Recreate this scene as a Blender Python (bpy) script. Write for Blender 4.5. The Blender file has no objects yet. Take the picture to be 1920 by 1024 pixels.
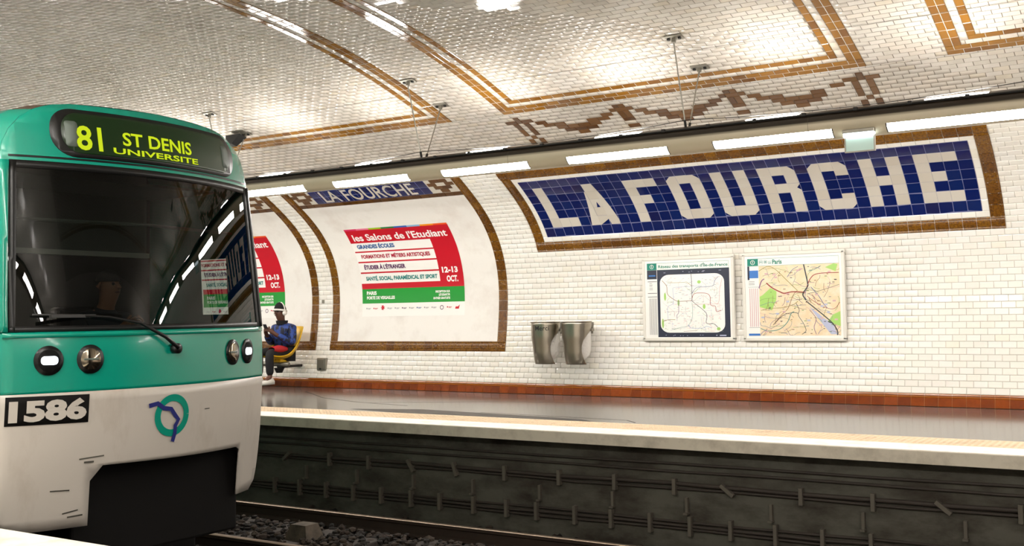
import bpy, bmesh, math, random
import numpy as np
from mathutils import Matrix, Vector
random.seed(7); rng = np.random.default_rng(7)
PI = math.pi
SC = bpy.context.scene
COL = SC.collection

# ------------------------------------------------------------------ camera
F_PX, CY = 2023.04, 484.33
CAM = np.array([8.4537, -6.2125, 1.1412])
_yw, _pt, _rl = np.radians([32.7917, 2.9952, -0.8840])
_f = np.array([-math.sin(_yw)*math.cos(_pt), math.cos(_yw)*math.cos(_pt), math.sin(_pt)])
_r = np.array([math.cos(_yw), math.sin(_yw), 0.0]); _u = np.cross(_r, _f)
_r2 = _r*math.cos(_rl)+_u*math.sin(_rl); _u2 = _u*math.cos(_rl)-_r*math.sin(_rl)
cam = bpy.data.cameras.new('camera'); camo = bpy.data.objects.new('camera', cam); COL.objects.link(camo)
cam.sensor_width = 36.0; cam.sensor_fit = 'HORIZONTAL'; cam.lens = F_PX/1920*36.0
cam.shift_y = -(512-CY)/1920.0; cam.clip_start = 0.05; cam.clip_end = 200
camo.matrix_world = Matrix([[_r2[i], _u2[i], -_f[i], CAM[i]] for i in range(3)]+[[0, 0, 0, 1]])
SC.camera = camo
def to_px(p):
    v = np.asarray(p, float)-CAM; w = v@_f
    return 960+F_PX*(v@_r2)/w, CY-F_PX*(v@_u2)/w, w

# ------------------------------------------------------------------ world, exposure
wd = bpy.data.worlds.new('underground'); SC.world = wd; wd.use_nodes = True
wd.node_tree.nodes['Background'].inputs[0].default_value = (1.0, 0.93, 0.82, 1)
wd.node_tree.nodes['Background'].inputs[1].default_value = 0.03
SC.view_settings.view_transform = 'Standard'; SC.view_settings.look = 'None'
SC.view_settings.gamma = 1.0; SC.view_settings.use_curve_mapping = False
SC.view_settings.exposure = 0.0
LAMP_DOWN, LAMP_UP = 86.0, 88.0
LAMP_COL = (1.0, 0.955, 0.90)

# ------------------------------------------------------------------ helpers
def sl(c):   # sRGB 0-255 -> linear
    return tuple(((v/255)/12.92 if v/255 <= .04045 else ((v/255+.055)/1.055)**2.4) for v in c)
MATS = {}
def mat(name, rgb, rough=.5, metal=0.0, spec=.5, noise=None, bump=None, island=None, coat=0.0, emit=None, alpha=None, trans=0.0):
    m = bpy.data.materials.new(name); m.use_nodes = True; nt = m.node_tree; N = nt.nodes; Lk = nt.links
    b = N['Principled BSDF']; c = sl(rgb)
    b.inputs['Base Color'].default_value = (*c, 1); b.inputs['Roughness'].default_value = rough
    b.inputs['Metallic'].default_value = metal; b.inputs['Specular IOR Level'].default_value = spec
    b.inputs['Coat Weight'].default_value = coat; b.inputs['Coat Roughness'].default_value = .08
    b.inputs['Transmission Weight'].default_value = trans
    if emit: b.inputs['Emission Color'].default_value = (*sl(emit[0]), 1); b.inputs['Emission Strength'].default_value = emit[1]
    if alpha is not None: b.inputs['Alpha'].default_value = alpha
    last = None
    def pos(scale):
        g = N.new('ShaderNodeNewGeometry'); mp = N.new('ShaderNodeMapping'); mp.inputs['Scale'].default_value = scale if isinstance(scale, tuple) else (scale,)*3
        Lk.new(g.outputs['Position'], mp.inputs['Vector']); return mp.outputs[0]
    if noise:   # (scale, rgb2, lo, hi)
        nz = N.new('ShaderNodeTexNoise'); nz.inputs['Scale'].default_value = 1.0; nz.inputs['Detail'].default_value = 6; nz.inputs['Roughness'].default_value = .65
        Lk.new(pos(noise[0]), nz.inputs['Vector'])
        mr = N.new('ShaderNodeMapRange'); mr.inputs[1].default_value = noise[2]; mr.inputs[2].default_value = noise[3]
        Lk.new(nz.outputs[0], mr.inputs[0])
        mx = N.new('ShaderNodeMix'); mx.data_type = 'RGBA'; mx.inputs[6].default_value = (*c, 1); mx.inputs[7].default_value = (*sl(noise[1]), 1)
        Lk.new(mr.outputs[0], mx.inputs[0]); last = mx.outputs[2]
    if island:  # list of (pos, rgb): colour picked per loose piece
        g = N.new('ShaderNodeNewGeometry'); r = N.new('ShaderNodeValToRGB'); r.color_ramp.interpolation = 'CONSTANT'
        o = N.new('ShaderNodeObjectInfo'); ad = N.new('ShaderNodeMath'); ad.operation = 'ADD'; fr = N.new('ShaderNodeMath'); fr.operation = 'FRACT'
        Lk.new(g.outputs['Random Per Island'], ad.inputs[0]); Lk.new(o.outputs['Random'], ad.inputs[1]); Lk.new(ad.outputs[0], fr.inputs[0])
        Lk.new(fr.outputs[0], r.inputs[0])
        el = r.color_ramp.elements; el[0].position = island[0][0]; el[0].color = (*sl(island[0][1]), 1); el[1].position = island[1][0]; el[1].color = (*sl(island[1][1]), 1)
        for p_, cc in island[2:]:
            e = el.new(p_); e.color = (*sl(cc), 1)
        if last is not None:
            mm = N.new('ShaderNodeMix'); mm.data_type = 'RGBA'; mm.blend_type = 'MULTIPLY'; mm.inputs[0].default_value = 1
            Lk.new(r.outputs[0], mm.inputs[6]); Lk.new(last, mm.inputs[7]); last = mm.outputs[2]
        else: last = r.outputs[0]
    if last is not None: Lk.new(last, b.inputs['Base Color'])
    if bump:    # (scale, strength, distance)
        nz = N.new('ShaderNodeTexNoise'); nz.inputs['Scale'].default_value = 1; nz.inputs['Detail'].default_value = 4
        Lk.new(pos(bump[0]), nz.inputs['Vector'])
        bp = N.new('ShaderNodeBump'); bp.inputs['Strength'].default_value = bump[1]; bp.inputs['Distance'].default_value = bump[2]
        Lk.new(nz.outputs[0], bp.inputs['Height']); Lk.new(bp.outputs[0], b.inputs['Normal'])
    MATS[name] = m
    return m
def emitter(name, rgb_lin, strength):
    m = bpy.data.materials.new(name); m.use_nodes = True; nt = m.node_tree; nt.nodes.clear()
    e = nt.nodes.new('ShaderNodeEmission'); e.inputs[0].default_value = (*rgb_lin, 1); e.inputs[1].default_value = strength
    o = nt.nodes.new('ShaderNodeOutputMaterial'); nt.links.new(e.outputs[0], o.inputs[0]); return m
def pane_mat(name, tint, ior=1.5, rough=0.0):
    m = bpy.data.materials.new(name); m.use_nodes = True; nt = m.node_tree; nt.nodes.clear(); N = nt.nodes
    t = N.new('ShaderNodeBsdfTransparent'); t.inputs[0].default_value = (*tint, 1)
    g = N.new('ShaderNodeBsdfGlossy'); g.inputs['Roughness'].default_value = rough
    fr = N.new('ShaderNodeFresnel'); fr.inputs[0].default_value = ior
    mx = N.new('ShaderNodeMixShader'); o = N.new('ShaderNodeOutputMaterial')
    nt.links.new(fr.outputs[0], mx.inputs[0]); nt.links.new(t.outputs[0], mx.inputs[1]); nt.links.new(g.outputs[0], mx.inputs[2]); nt.links.new(mx.outputs[0], o.inputs[0])
    return m

def mesh(name, verts, faces, mats, midx=None, smooth=False):
    me = bpy.data.meshes.new(name); me.from_pydata([tuple(v) for v in verts], [], [tuple(f) for f in faces])
    for m in (mats if isinstance(mats, (list, tuple)) else [mats]): me.materials.append(m)
    if midx is not None: me.polygons.foreach_set('material_index', list(midx))
    if smooth: me.polygons.foreach_set('use_smooth', [True]*len(me.polygons))
    me.update(); return me
def place(name, me, parent=None, loc=None, mtx=None, label=None, cat=None, group=None, kind=None):
    o = bpy.data.objects.new(name, me); COL.objects.link(o)
    if mtx is not None: o.matrix_world = mtx
    elif loc is not None: o.location = loc
    if parent is not None:
        o.parent = parent; o.matrix_parent_inverse = PINV.get(parent.name, Matrix.Identity(4))
    if label: o['label'] = label
    if cat: o['category'] = cat
    if group: o['group'] = group
    if kind: o['kind'] = kind
    return o
PINV = {}
def thing(name, loc, label=None, cat=None, group=None, kind=None):
    o = bpy.data.objects.new(name, None); COL.objects.link(o); o.location = loc; o.empty_display_size = .1
    PINV[o.name] = Matrix.Translation(Vector(loc)).inverted()
    if label: o['label'] = label
    if cat: o['category'] = cat
    if group: o['group'] = group
    if kind: o['kind'] = kind
    return o
def copy_tree(o, parent=None):
    c = o.copy(); COL.objects.link(c); inv = o.matrix_parent_inverse.copy(); c.parent = parent
    if parent is not None: c.matrix_parent_inverse = inv
    for ch in list(o.children): copy_tree(ch, c)
    return c

class MB:
    def __init__(s): s.v = []; s.f = []; s.m = []
    def quad(s, a, b, c, d, m=0):
        n = len(s.v); s.v += [a, b, c, d]; s.f.append((n, n+1, n+2, n+3)); s.m.append(m)
    def box(s, x0, x1, y0, y1, z0, z1, m=0, bev=0.0, M=None):
        if bev <= 0:
            vs = [(x, y, z) for z in (z0, z1) for y in (y0, y1) for x in (x0, x1)]
            fs = [(0, 2, 3, 1), (4, 5, 7, 6), (0, 1, 5, 4), (2, 6, 7, 3), (0, 4, 6, 2), (1, 3, 7, 5)]
        else:
            bm = bmesh.new(); bmesh.ops.create_cube(bm, size=1)
            for v in bm.verts: v.co = Vector(((x0+x1)/2+v.co.x*(x1-x0), (y0+y1)/2+v.co.y*(y1-y0), (z0+z1)/2+v.co.z*(z1-z0)))
            bmesh.ops.bevel(bm, geom=list(bm.edges), offset=bev, segments=2, affect='EDGES', profile=.5)
            bm.verts.ensure_lookup_table(); vs = [tuple(v.co) for v in bm.verts]; fs = [tuple(v.index for v in f.verts) for f in bm.faces]; bm.free()
        if M is not None: vs = [tuple(M @ Vector(v)) for v in vs]
        n = len(s.v); s.v += vs; s.f += [tuple(i+n for i in f) for f in fs]; s.m += [m]*len(fs)
    def tube(s, pts, r, seg=8, m=0, caps=True):
        pts = [Vector(p) for p in pts]; rs = r if isinstance(r, (list, tuple)) else [r]*len(pts); n = len(s.v); ref = None
        for i, p in enumerate(pts):
            t = (pts[min(i+1, len(pts)-1)]-pts[max(i-1, 0)]).normalized()
            if ref is None: ref = Vector((0, 0, 1)) if abs(t.z) < .9 else Vector((1, 0, 0))
            a = t.cross(ref).normalized(); b = t.cross(a).normalized(); ref = b.cross(t) if False else ref
            for k in range(seg):
                an = 2*PI*k/seg; q = p+(a*math.cos(an)+b*math.sin(an))*rs[i]; s.v.append(tuple(q))
        for i in range(len(pts)-1):
            for k in range(seg):
                a0 = n+i*seg+k; a1 = n+i*seg+(k+1) % seg; s.f.append((a0, a1, a1+seg, a0+seg)); s.m.append(m)
        if caps:
            s.f.append(tuple(n+k for k in range(seg))[::-1]); s.m.append(m)
            e = n+(len(pts)-1)*seg; s.f.append(tuple(e+k for k in range(seg))); s.m.append(m)
    def grid(s, P, m=0, closed=False):   # P[i][j] points
        n = len(s.v); R = len(P); Cn = len(P[0])
        for row in P: s.v += [tuple(p) for p in row]
        for i in range(R-1):
            for j in range(Cn if closed else Cn-1):
                a = n+i*Cn+j; b = n+i*Cn+(j+1) % Cn
                s.f.append((a, b, b+Cn, a+Cn)); s.m.append(m)
    def me(s, name, mats, smooth=False): return mesh(name, s.v, s.f, mats, s.m, smooth)

def poly_panel(poly, fn, step=None, holes=None):
    """2-D polygon, cut by a grid, mapped through fn(u, v) -> point. Returns verts, faces."""
    bm = bmesh.new(); vs = [bm.verts.new((p[0], p[1], 0)) for p in poly]; bm.faces.new(vs)
    if step:
        us = [p[0] for p in poly]; ws = [p[1] for p in poly]
        for ax, lo, hi, st in ((0, min(us), max(us), step[0]), (1, min(ws), max(ws), step[1])):
            if not st: continue
            k = math.floor(lo/st)+1
            while k*st < hi-1e-6:
                co = (k*st, 0, 0) if ax == 0 else (0, k*st, 0); no = (1, 0, 0) if ax == 0 else (0, 1, 0)
                bmesh.ops.bisect_plane(bm, geom=list(bm.verts)+list(bm.edges)+list(bm.faces), plane_co=co, plane_no=no, dist=1e-6)
                k += 1
    bmesh.ops.triangulate(bm, faces=[f for f in bm.faces if len(f.verts) > 4])
    bm.verts.ensure_lookup_table(); bm.verts.index_update()
    V = [fn(v.co.x, v.co.y) for v in bm.verts]; Fc = [tuple(v.index for v in f.verts) for f in bm.faces]; bm.free()
    return V, Fc
def rrect(x0, x1, y0, y1, r, n=6):
    P = []
    for cx, cy, a0 in ((x1-r, y0+r, -PI/2), (x1-r, y1-r, 0), (x0+r, y1-r, PI/2), (x0+r, y0+r, PI)):
        for i in range(n+1): a = a0+PI/2*i/n; P.append((cx+r*math.cos(a), cy+r*math.sin(a)))
    return P
def disc(cx, cy, rx, ry=None, n=24):
    ry = ry or rx
    return [(cx+rx*math.cos(2*PI*i/n), cy+ry*math.sin(2*PI*i/n)) for i in range(n)]
def text_shape(body, x0, x1, y0, y1, fn, bold=0.0, shear=0.0, space=1.0):
    cu = bpy.data.curves.new('lettering', 'FONT'); cu.body = body; cu.size = 1; cu.offset = bold; cu.shear = shear; cu.space_character = space; cu.resolution_u = 3
    o = bpy.data.objects.new('lettering', cu); COL.objects.link(o)
    bpy.context.view_layer.update()
    me = bpy.data.meshes.new_from_object(o.evaluated_get(bpy.context.evaluated_depsgraph_get()))
    bpy.data.objects.remove(o); bpy.data.curves.remove(cu)
    n = len(me.vertices); co = np.zeros(n*3); me.vertices.foreach_get('co', co); co = co.reshape(-1, 3)
    Fc = [tuple(p.vertices) for p in me.polygons]; bpy.data.meshes.remove(me)
    mn = co.min(0); mx = co.max(0)
    u = x0+(co[:, 0]-mn[0])/(mx[0]-mn[0])*(x1-x0); v = y0+(co[:, 1]-mn[1])/(mx[1]-mn[1])*(y1-y0)
    return [fn(a, b) for a, b in zip(u, v)], Fc
def printed(name, parent, mt, parts, kind=None):
    V = []; Fc = []
    for v, f in parts:
        n = len(V); V += list(v); Fc += [tuple(i+n for i in q) for q in f]
    return place(name, mesh(name, V, Fc, mt), parent)
def ribbon(pts, w, fn, closed=False):
    V = []; Fc = []; n = len(pts)
    for i, p in enumerate(pts):
        a = pts[i-1] if i else pts[0]; b = pts[i+1] if i < n-1 else pts[-1]
        dx, dy = b[0]-a[0], b[1]-a[1]; l = math.hypot(dx, dy) or 1; nx, ny = -dy/l*w/2, dx/l*w/2
        V += [fn(p[0]+nx, p[1]+ny), fn(p[0]-nx, p[1]-ny)]
    for i in range(n-1): Fc.append((2*i, 2*i+1, 2*i+3, 2*i+2))
    return V, Fc

# ------------------------------------------------------------------ vault section (arc length s from the platform)
KN = np.array([0, .75, 1.5, 2.25, 3, 3.75, 4.5, 5.5, 7, 9.78]); PH = np.array([103.569, 99.139, 88.524, 59.921, 36.969, 29.623, 21.371, 16.905, 9.632, 0.0])
def cubic(x, xk, yk):
    n = len(xk); h = np.diff(xk); A = np.zeros((n, n)); b = np.zeros(n); A[0, 0] = A[-1, -1] = 1
    for i in range(1, n-1):
        A[i, i-1] = h[i-1]; A[i, i] = 2*(h[i-1]+h[i]); A[i, i+1] = h[i]; b[i] = 6*((yk[i+1]-yk[i])/h[i]-(yk[i]-yk[i-1])/h[i-1])
    Mm = np.linalg.solve(A, b); j = np.clip(np.searchsorted(xk, x)-1, 0, n-2); dx = x-xk[j]; hh = h[j]
    return yk[j]+dx*((yk[j+1]-yk[j])/hh-hh*(2*Mm[j]+Mm[j+1])/6)+dx**2*Mm[j]/2+dx**3*(Mm[j+1]-Mm[j])/(6*hh)
_s = np.linspace(0, 9.78, 1957); _a = np.radians(cubic(_s, KN, PH)); _am = (_a[1:]+_a[:-1])/2
_y = 7.0033+np.concatenate([[0], np.cumsum(-np.cos(_am)*_s[1])]); _z = np.concatenate([[0], np.cumsum(np.sin(_am)*_s[1])])
AX = _y[-1]; SMAX = 19.56
_s = np.concatenate([_s, SMAX-_s[-2::-1]]); _y = np.concatenate([_y, 2*AX-_y[-2::-1]]); _z = np.concatenate([_z, _z[-2::-1]]); _a = np.concatenate([_a, -_a[-2::-1]])
def prof(s): return np.interp(s, _s, _y), np.interp(s, _s, _z), np.interp(s, _s, _a)
def W(X, s, d=0.0):
    y, z, a = prof(s)
    return (float(X), float(y-d*math.sin(a)), float(z-d*math.cos(a)))   # d is measured inwards from the lining
def frame(X, s, d=0.0, rot=0.0, tilt=(0, 0)):
    y, z, a = prof(s); es = Vector((0, -math.cos(a), math.sin(a))); n = Vector((0, -math.sin(a), -math.cos(a))); ex = Vector((1, 0, 0))
    c, q = math.cos(rot), math.sin(rot); u = ex*c+es*q; v = es*c-ex*q
    p = Vector(W(X, s, d)); n2 = (n+u*tilt[0]+v*tilt[1]).normalized(); u2 = (u-n2*u.dot(n2)).normalized(); v2 = n2.cross(u2)
    return Matrix(((u2.x, v2.x, n2.x, p.x), (u2.y, v2.y, n2.y, p.y), (u2.z, v2.z, n2.z, p.z), (0, 0, 0, 1)))

# ------------------------------------------------------------------ materials
m_white = mat('white_glazed_tile', (240, 237, 231), .09, noise=(.9, (233, 228, 220), .45, .75),
              island=[(0, (255, 255, 255)), (.30, (253, 253, 251)), (.55, (254, 252, 249)), (.78, (250, 249, 247)), (.95, (253, 251, 244)), (.997, (248, 238, 214))], bump=(9, .10, .004))
m_ceil = mat('greyed_white_ceiling_tile', (190, 184, 175), .09, noise=(.8, (166, 159, 148), .45, .75), island=[(0, (255, 255, 255)), (.30, (250, 250, 248)), (.55, (253, 250, 246)), (.78, (244, 243, 240)), (.95, (252, 248, 238)), (.997, (246, 234, 208))], bump=(9, .10, .004))  # ceiling tile and grout are greyer and darker than those of the wall
m_cgrout = mat('dark_ceiling_grout', (104, 96, 84), .85, noise=(2.5, (70, 62, 52), .45, .75))
m_grout = mat('tile_grout', (176, 168, 155), .85, noise=(2.5, (120, 112, 100), .45, .75))
m_brown = mat('brown_glazed_tile', (118, 75, 7), .10, island=[(0, (124, 81, 9)), (.25, (115, 74, 7)), (.5, (105, 66, 6)), (.75, (120, 79, 10)), (.9, (96, 58, 6))])
m_joint = mat('pale_tile_joint', (206, 198, 184), .8); m_bjoint = mat('blue_tile_joint', (112, 116, 156), .8)
m_sienna = mat('dark_brown_glazed_tile', (80, 48, 14), .13, island=[(0, (86, 53, 18)), (.35, (76, 44, 12)), (.7, (94, 60, 24))])
m_frame = mat('gold_brown_moulded_tile', (128, 84, 12), .18, noise=((45, 45, 45), (84, 50, 6), .44, .62), bump=(60, .9, .006), island=[(0, (255, 255, 255)), (.4, (236, 230, 225)), (.75, (215, 205, 200))])
m_base = mat('rust_brown_skirting_tile', (138, 62, 10), .16, noise=(6, (112, 46, 8), .4, .7), island=[(0, (255, 255, 255)), (.4, (232, 228, 224)), (.8, (214, 206, 198))])
m_base2 = mat('skirting_moulding', (150, 84, 22), .2)
m_blue = mat('cobalt_glazed_tile', (4, 24, 88), .10, island=[(0, (4, 24, 88)), (.3, (3, 22, 82)), (.55, (5, 25, 86)), (.8, (5, 30, 90)), (.93, (18, 24, 76))])
m_cream = mat('cream_glazed_tile', (204, 197, 185), .16, island=[(0, (205, 198, 187)), (.4, (201, 193, 180)), (.75, (208, 201, 189))])
m_plaster = mat('white_painted_panel', (238, 234, 228), .45, noise=(1.6, (222, 214, 206), .5, .75))
m_paper = mat('poster_paper', (243, 241, 236), .4)
m_steel = mat('brushed_steel', (168, 160, 146), .28, metal=1.0, bump=((30, 30, 2), .1, .002))
m_galv = mat('galvanised_steel', (150, 146, 136), .4, metal=.8)
m_dark = mat('black_rubber', (20, 19, 18), .55)
m_floor = mat('dark_polished_asphalt', (86, 82, 77), .13, spec=.6, noise=((1.3, 1.3, 1.3), (64, 60, 56), .42, .72), bump=((3, 3, 3), .04, .01))
m_tact = mat('beige_tactile_paving', (205, 182, 152), .6, noise=(5, (170, 148, 122), .5, .75))
m_nose = mat('white_painted_edge', (238, 230, 218), .5, noise=(4, (200, 186, 170), .52, .78))
m_conc = mat('pale_edge_concrete', (212, 203, 186), .8, noise=(5, (176, 166, 150), .45, .75))
m_pit = mat('sooty_concrete', (84, 82, 73), .9, noise=((1.4, 1.4, 3.2), (44, 37, 29), .42, .66), bump=(8, .5, .02))
m_ball = mat('dirty_ballast', (42, 33, 26), .95, island=[(0, (44, 34, 26)), (.3, (26, 20, 16)), (.6, (54, 44, 35)), (.85, (22, 18, 14))])
m_bed = mat('oily_track_bed', (22, 18, 15), .95)
m_rail = mat('worn_rail_steel', (150, 134, 116), .3, metal=.9)
m_rust = mat('rusty_rail_side', (44, 30, 20), .85)
m_wood = mat('tarred_sleeper', (58, 50, 44), .85, noise=((2, 14, 14), (34, 28, 24), .4, .7))
m_cable = mat('dusty_cable_sheath', (52, 44, 38), .7)
m_brk = mat('dusty_cable_bracket', (92, 86, 76), .75)

# ------------------------------------------------------------------ tile rows of the lining
P1 = (2.070-.152)/25; P2 = (4.8928-2.070)/37; P3 = (9.78-4.8928)/64
S_SIGN0, S_SIGN1 = 2.070, 2.070+20*P2
S_BORD = 4.8928; TW = .152
def srow(r): return 2.070+(r-25)*P2      # row number -> s in the middle zone
edges = [.152+P1*i for i in range(25)]+[2.070+P2*i for i in range(20)]+[S_SIGN1]+[srow(45.6+i) for i in range(17)]+[S_BORD+P3*i for i in range(65)]
up_edges = edges[:]
for e in list(edges)[-2::-1]:
    if SMAX-e <= 12.6: edges.append(SMAX-e)
S_SPLIT = srow(48.6)
XL, XR = -13.0, 14.0
SIGN_X0 = .3261; SIGN_X1 = SIGN_X0+41*TW
PAN_X0, PAN_X1, PAN_DX = -3.737, -.2843, -3.765
PAN_S0 = .152+6*P1; PAN_S1 = srow(49.6)
BX0, BX1 = 1.247, 5.6388
BORD = [(-9.3, .4613), (BX0, BX1), (6.4185, 6.4185+(BX1-BX0))]
RW = P3
SB_END = SMAX-S_BORD
# motif of brown bricks under the middle border: (kind, centre in brick widths from BX0, row edge below)
MOTIF = []
def hb(x, r, w=1.0): MOTIF.append((x-w/2, x+w/2, r, r+1))
def vb(x, r, n=2): MOTIF.append((x-.25, x+.25, r, r+n))
for c, sg in ((.6, 1), (28.15, -1)):
    vb(c, 58.6); hb(c-.75, 58.6); hb(c+.75, 58.6)
    for q in (-.5, .5): vb(c+q, 56.6); vb(c+q, 54.6); vb(c+q, 51.6)
    vb(c, 53.6, 1)
for c in (5.4, 14.4, 23.4):
    for x in (-3, 3): hb(c+x, 57.6)
    for x in (-2.5, -1.5, 1.5, 2.5):
        if not (c > 23 and x == 2.5): hb(c+x, 56.6)
    for x in (-1.5, -.5, .5, 1.5): hb(c+x, 55.6)
    for x in (-1, 0, 1): hb(c+x, 54.6)
    hb(c, 53.6)
for c in (9.9, 18.9):
    hb(c-.25, 59.6, .5); hb(c+.25, 59.6, .5); hb(c-.75, 58.6, .5); hb(c, 58.6); hb(c+.75, 58.6, .5)
    vb(c-.25, 56.6); vb(c+.25, 56.6); hb(c, 55.6); hb(c, 53.6)
MOT = [(BX0+a*TW, BX0+b*TW, srow(r0), srow(r1)) for a, b, r0, r1 in MOTIF]

def excl(s0, s1):
    sm = (s0+s1)/2; E = []
    if S_SIGN0 < sm < S_SIGN1: E.append((SIGN_X0, SIGN_X1))
    if PAN_S0 < sm < PAN_S1: E += [(PAN_X0, PAN_X1), (PAN_X0+PAN_DX, PAN_X1+PAN_DX)]
    for x0, x1 in BORD:
        if S_BORD < sm < SB_END:
            n = int(min(sm-S_BORD, SB_END-sm)/RW)
            if n in (0, 1): E.append((x0, x1))
            elif n == 2: E += [(x0, x0+2*RW), (x1-2*RW, x1)]
            elif n == 3: E.append((x0, x1))
            else: E += [(x0, x0+4*RW), (x1-4*RW, x1)]
    for a, b, c, d_ in MOT:
        if c < sm < d_: E.append((a, b))
    return sorted(E)

GAP = .0035
def tile_me(name, lx, ly, h, inset, mt):
    a, b = lx/2, ly/2
    v = [(-a, -b, 0), (a, -b, 0), (a, b, 0), (-a, b, 0), (-a, -b, h*.45), (a, -b, h*.45), (a, b, h*.45), (-a, b, h*.45),
         (-a+inset, -b+inset, h), (a-inset, -b+inset, h), (a-inset, b-inset, h), (-a+inset, b-inset, h)]
    f = [(0, 1, 5, 4), (1, 2, 6, 5), (2, 3, 7, 6), (3, 0, 4, 7), (4, 5, 9, 8), (5, 6, 10, 9), (6, 7, 11, 10), (7, 4, 8, 11), (8, 9, 10, 11)]
    return mesh(name, v, f, mt)
def merge(name, proto, mats_, mt):
    n = len(proto.vertices); co = np.zeros(n*3); proto.vertices.foreach_get('co', co); co = co.reshape(-1, 3)
    fc = np.array([list(p.vertices) for p in proto.polygons]); k = len(mats_)
    Ms = np.array([[list(r) for r in M] for M in mats_])
    V = np.einsum('kij,nj->kni', Ms[:, :3, :3], co)+Ms[:, None, :3, 3]
    Fq = (fc[None]+np.arange(k)[:, None, None]*n).reshape(-1, 4)
    me = bpy.data.meshes.new(name); me.vertices.add(k*n); me.vertices.foreach_set('co', V.reshape(-1).astype(np.float32))
    nf = len(Fq); me.loops.add(nf*4); me.loops.foreach_set('vertex_index', Fq.reshape(-1).astype(np.int32))
    me.polygons.add(nf); me.polygons.foreach_set('loop_start', np.arange(nf, dtype=np.int32)*4)
    me.polygons.foreach_set('loop_total', np.full(nf, 4, dtype=np.int32))
    me.materials.append(mt); me.update(calc_edges=True); me.validate(); return me

# lining surface (mortar bed) ------------------------------------------------
m_far = bpy.data.materials.new('distant_white_tiling'); m_far.use_nodes = True
_nt = m_far.node_tree; _b = _nt.nodes['Principled BSDF']; _b.inputs['Roughness'].default_value = .12
_br = _nt.nodes.new('ShaderNodeTexBrick'); _uv = _nt.nodes.new('ShaderNodeUVMap'); _uv.uv_map = 'UVMap'
_br.inputs['Color1'].default_value = (*sl((236, 231, 222)), 1); _br.inputs['Color2'].default_value = (*sl((228, 222, 210)), 1); _br.inputs['Mortar'].default_value = (*sl((165, 158, 146)), 1)
_br.inputs['Scale'].default_value = 1.0; _br.inputs['Brick Width'].default_value = TW; _br.inputs['Row Height'].default_value = .0764; _br.inputs['Mortar Size'].default_value = .002
_nt.links.new(_uv.outputs[0], _br.inputs['Vector']); _nt.links.new(_br.outputs['Color'], _b.inputs['Base Color'])
def lining(name, x0, x1, s0, s1, mt, kind='structure', n=None, uv=False, **kw):
    n = n or max(2, int((s1-s0)/.05)); ss = np.linspace(s0, s1, n+1); V = []; Fc = []
    for s in ss: V += [W(x0, s), W(x1, s)]
    for i in range(n): Fc.append((2*i, 2*i+1, 2*i+3, 2*i+2))
    me = mesh(name, V, Fc, mt)
    if uv:
        ul = me.uv_layers.new(name='UVMap')
        for p in me.polygons:
            for li, vi in zip(p.loop_indices, p.vertices): ul.data[li].uv = (V[vi][0], ss[vi//2])
    return place(name, me, kind=kind, **kw)
wall_far = lining('wall_far', XL, XR, -.3, S_SPLIT, m_grout, label='curved white tiled station wall behind the platform', cat='wall')
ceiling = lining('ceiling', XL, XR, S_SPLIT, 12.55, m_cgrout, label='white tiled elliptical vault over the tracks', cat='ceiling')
wall_near = lining('wall_near', -45, 40, 12.55, SMAX+.3, m_far, uv=True, label='white tiled vault and wall on the near side', cat='wall')
for nm, a, b in (('wall_far_continuation', -45, XL), ('wall_far_continuation', XR, 40)):
    o = lining(nm, a, b, -.3, 12.55, m_far, uv=True); o.parent = wall_far
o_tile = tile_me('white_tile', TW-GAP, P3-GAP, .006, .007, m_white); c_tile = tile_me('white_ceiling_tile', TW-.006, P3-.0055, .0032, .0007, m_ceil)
TX, TY = TW-GAP, P3-GAP
cand = {0: [], 1: []}
for i in range(len(edges)-1):
    s0, s1 = edges[i], edges[i+1]
    if s1-s0 < .012: continue
    sm = (s0+s1)/2; which = 0 if sm < S_SPLIT else 1; off = (i % 2)*.5*TW
    E = excl(s0, s1); segs = []; x = XL
    for a, b in E:
        if a > x: segs.append((x, a))
        x = max(x, b)
    segs.append((x, XR))
    for a, b in segs:
        k = math.floor((a-off)/TW)
        while off+k*TW < b-1e-6:
            l = max(a, off+k*TW); r = min(b, off+(k+1)*TW); k += 1
            if r-l < .014: continue
            M = frame((l+r)/2, sm, .0, 0, (rng.normal(0, .0045), rng.normal(0, .0045)))
            M = M @ Matrix.Diagonal((max(r-l-GAP, .008)/TX, (s1-s0-GAP)/TY, 1, 1))
            px, py, w = to_px(M.translation)
            inside = w > 0 and -5 < px < 1925 and -5 < py < 1029 and abs(r-l-TW) < .001 and abs(s1-s0-P3) < .002
            score = w if inside else 1e6+w
            if which == 0 and inside and (1195 < px < 1600 and 460 < py < 650): score += 1e5
            cand[which].append((score, M))
# white column of the ceiling borders stands upright
for x0, x1 in BORD:
    for xc in (x0+2.5*RW, x1-2.5*RW):
        s = S_BORD+3*RW
        while s < 12.4: cand[1].append((1e6, frame(xc, s+TW/2, 0, PI/2))); s += TW
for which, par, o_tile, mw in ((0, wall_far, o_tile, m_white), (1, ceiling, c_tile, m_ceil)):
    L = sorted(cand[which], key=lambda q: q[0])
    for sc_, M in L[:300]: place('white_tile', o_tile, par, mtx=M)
    f = place('white_tile_field', merge('white_tile_field', o_tile, [q[1] for q in L[300:]], mw), par); f['kind'] = 'stuff'

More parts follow.
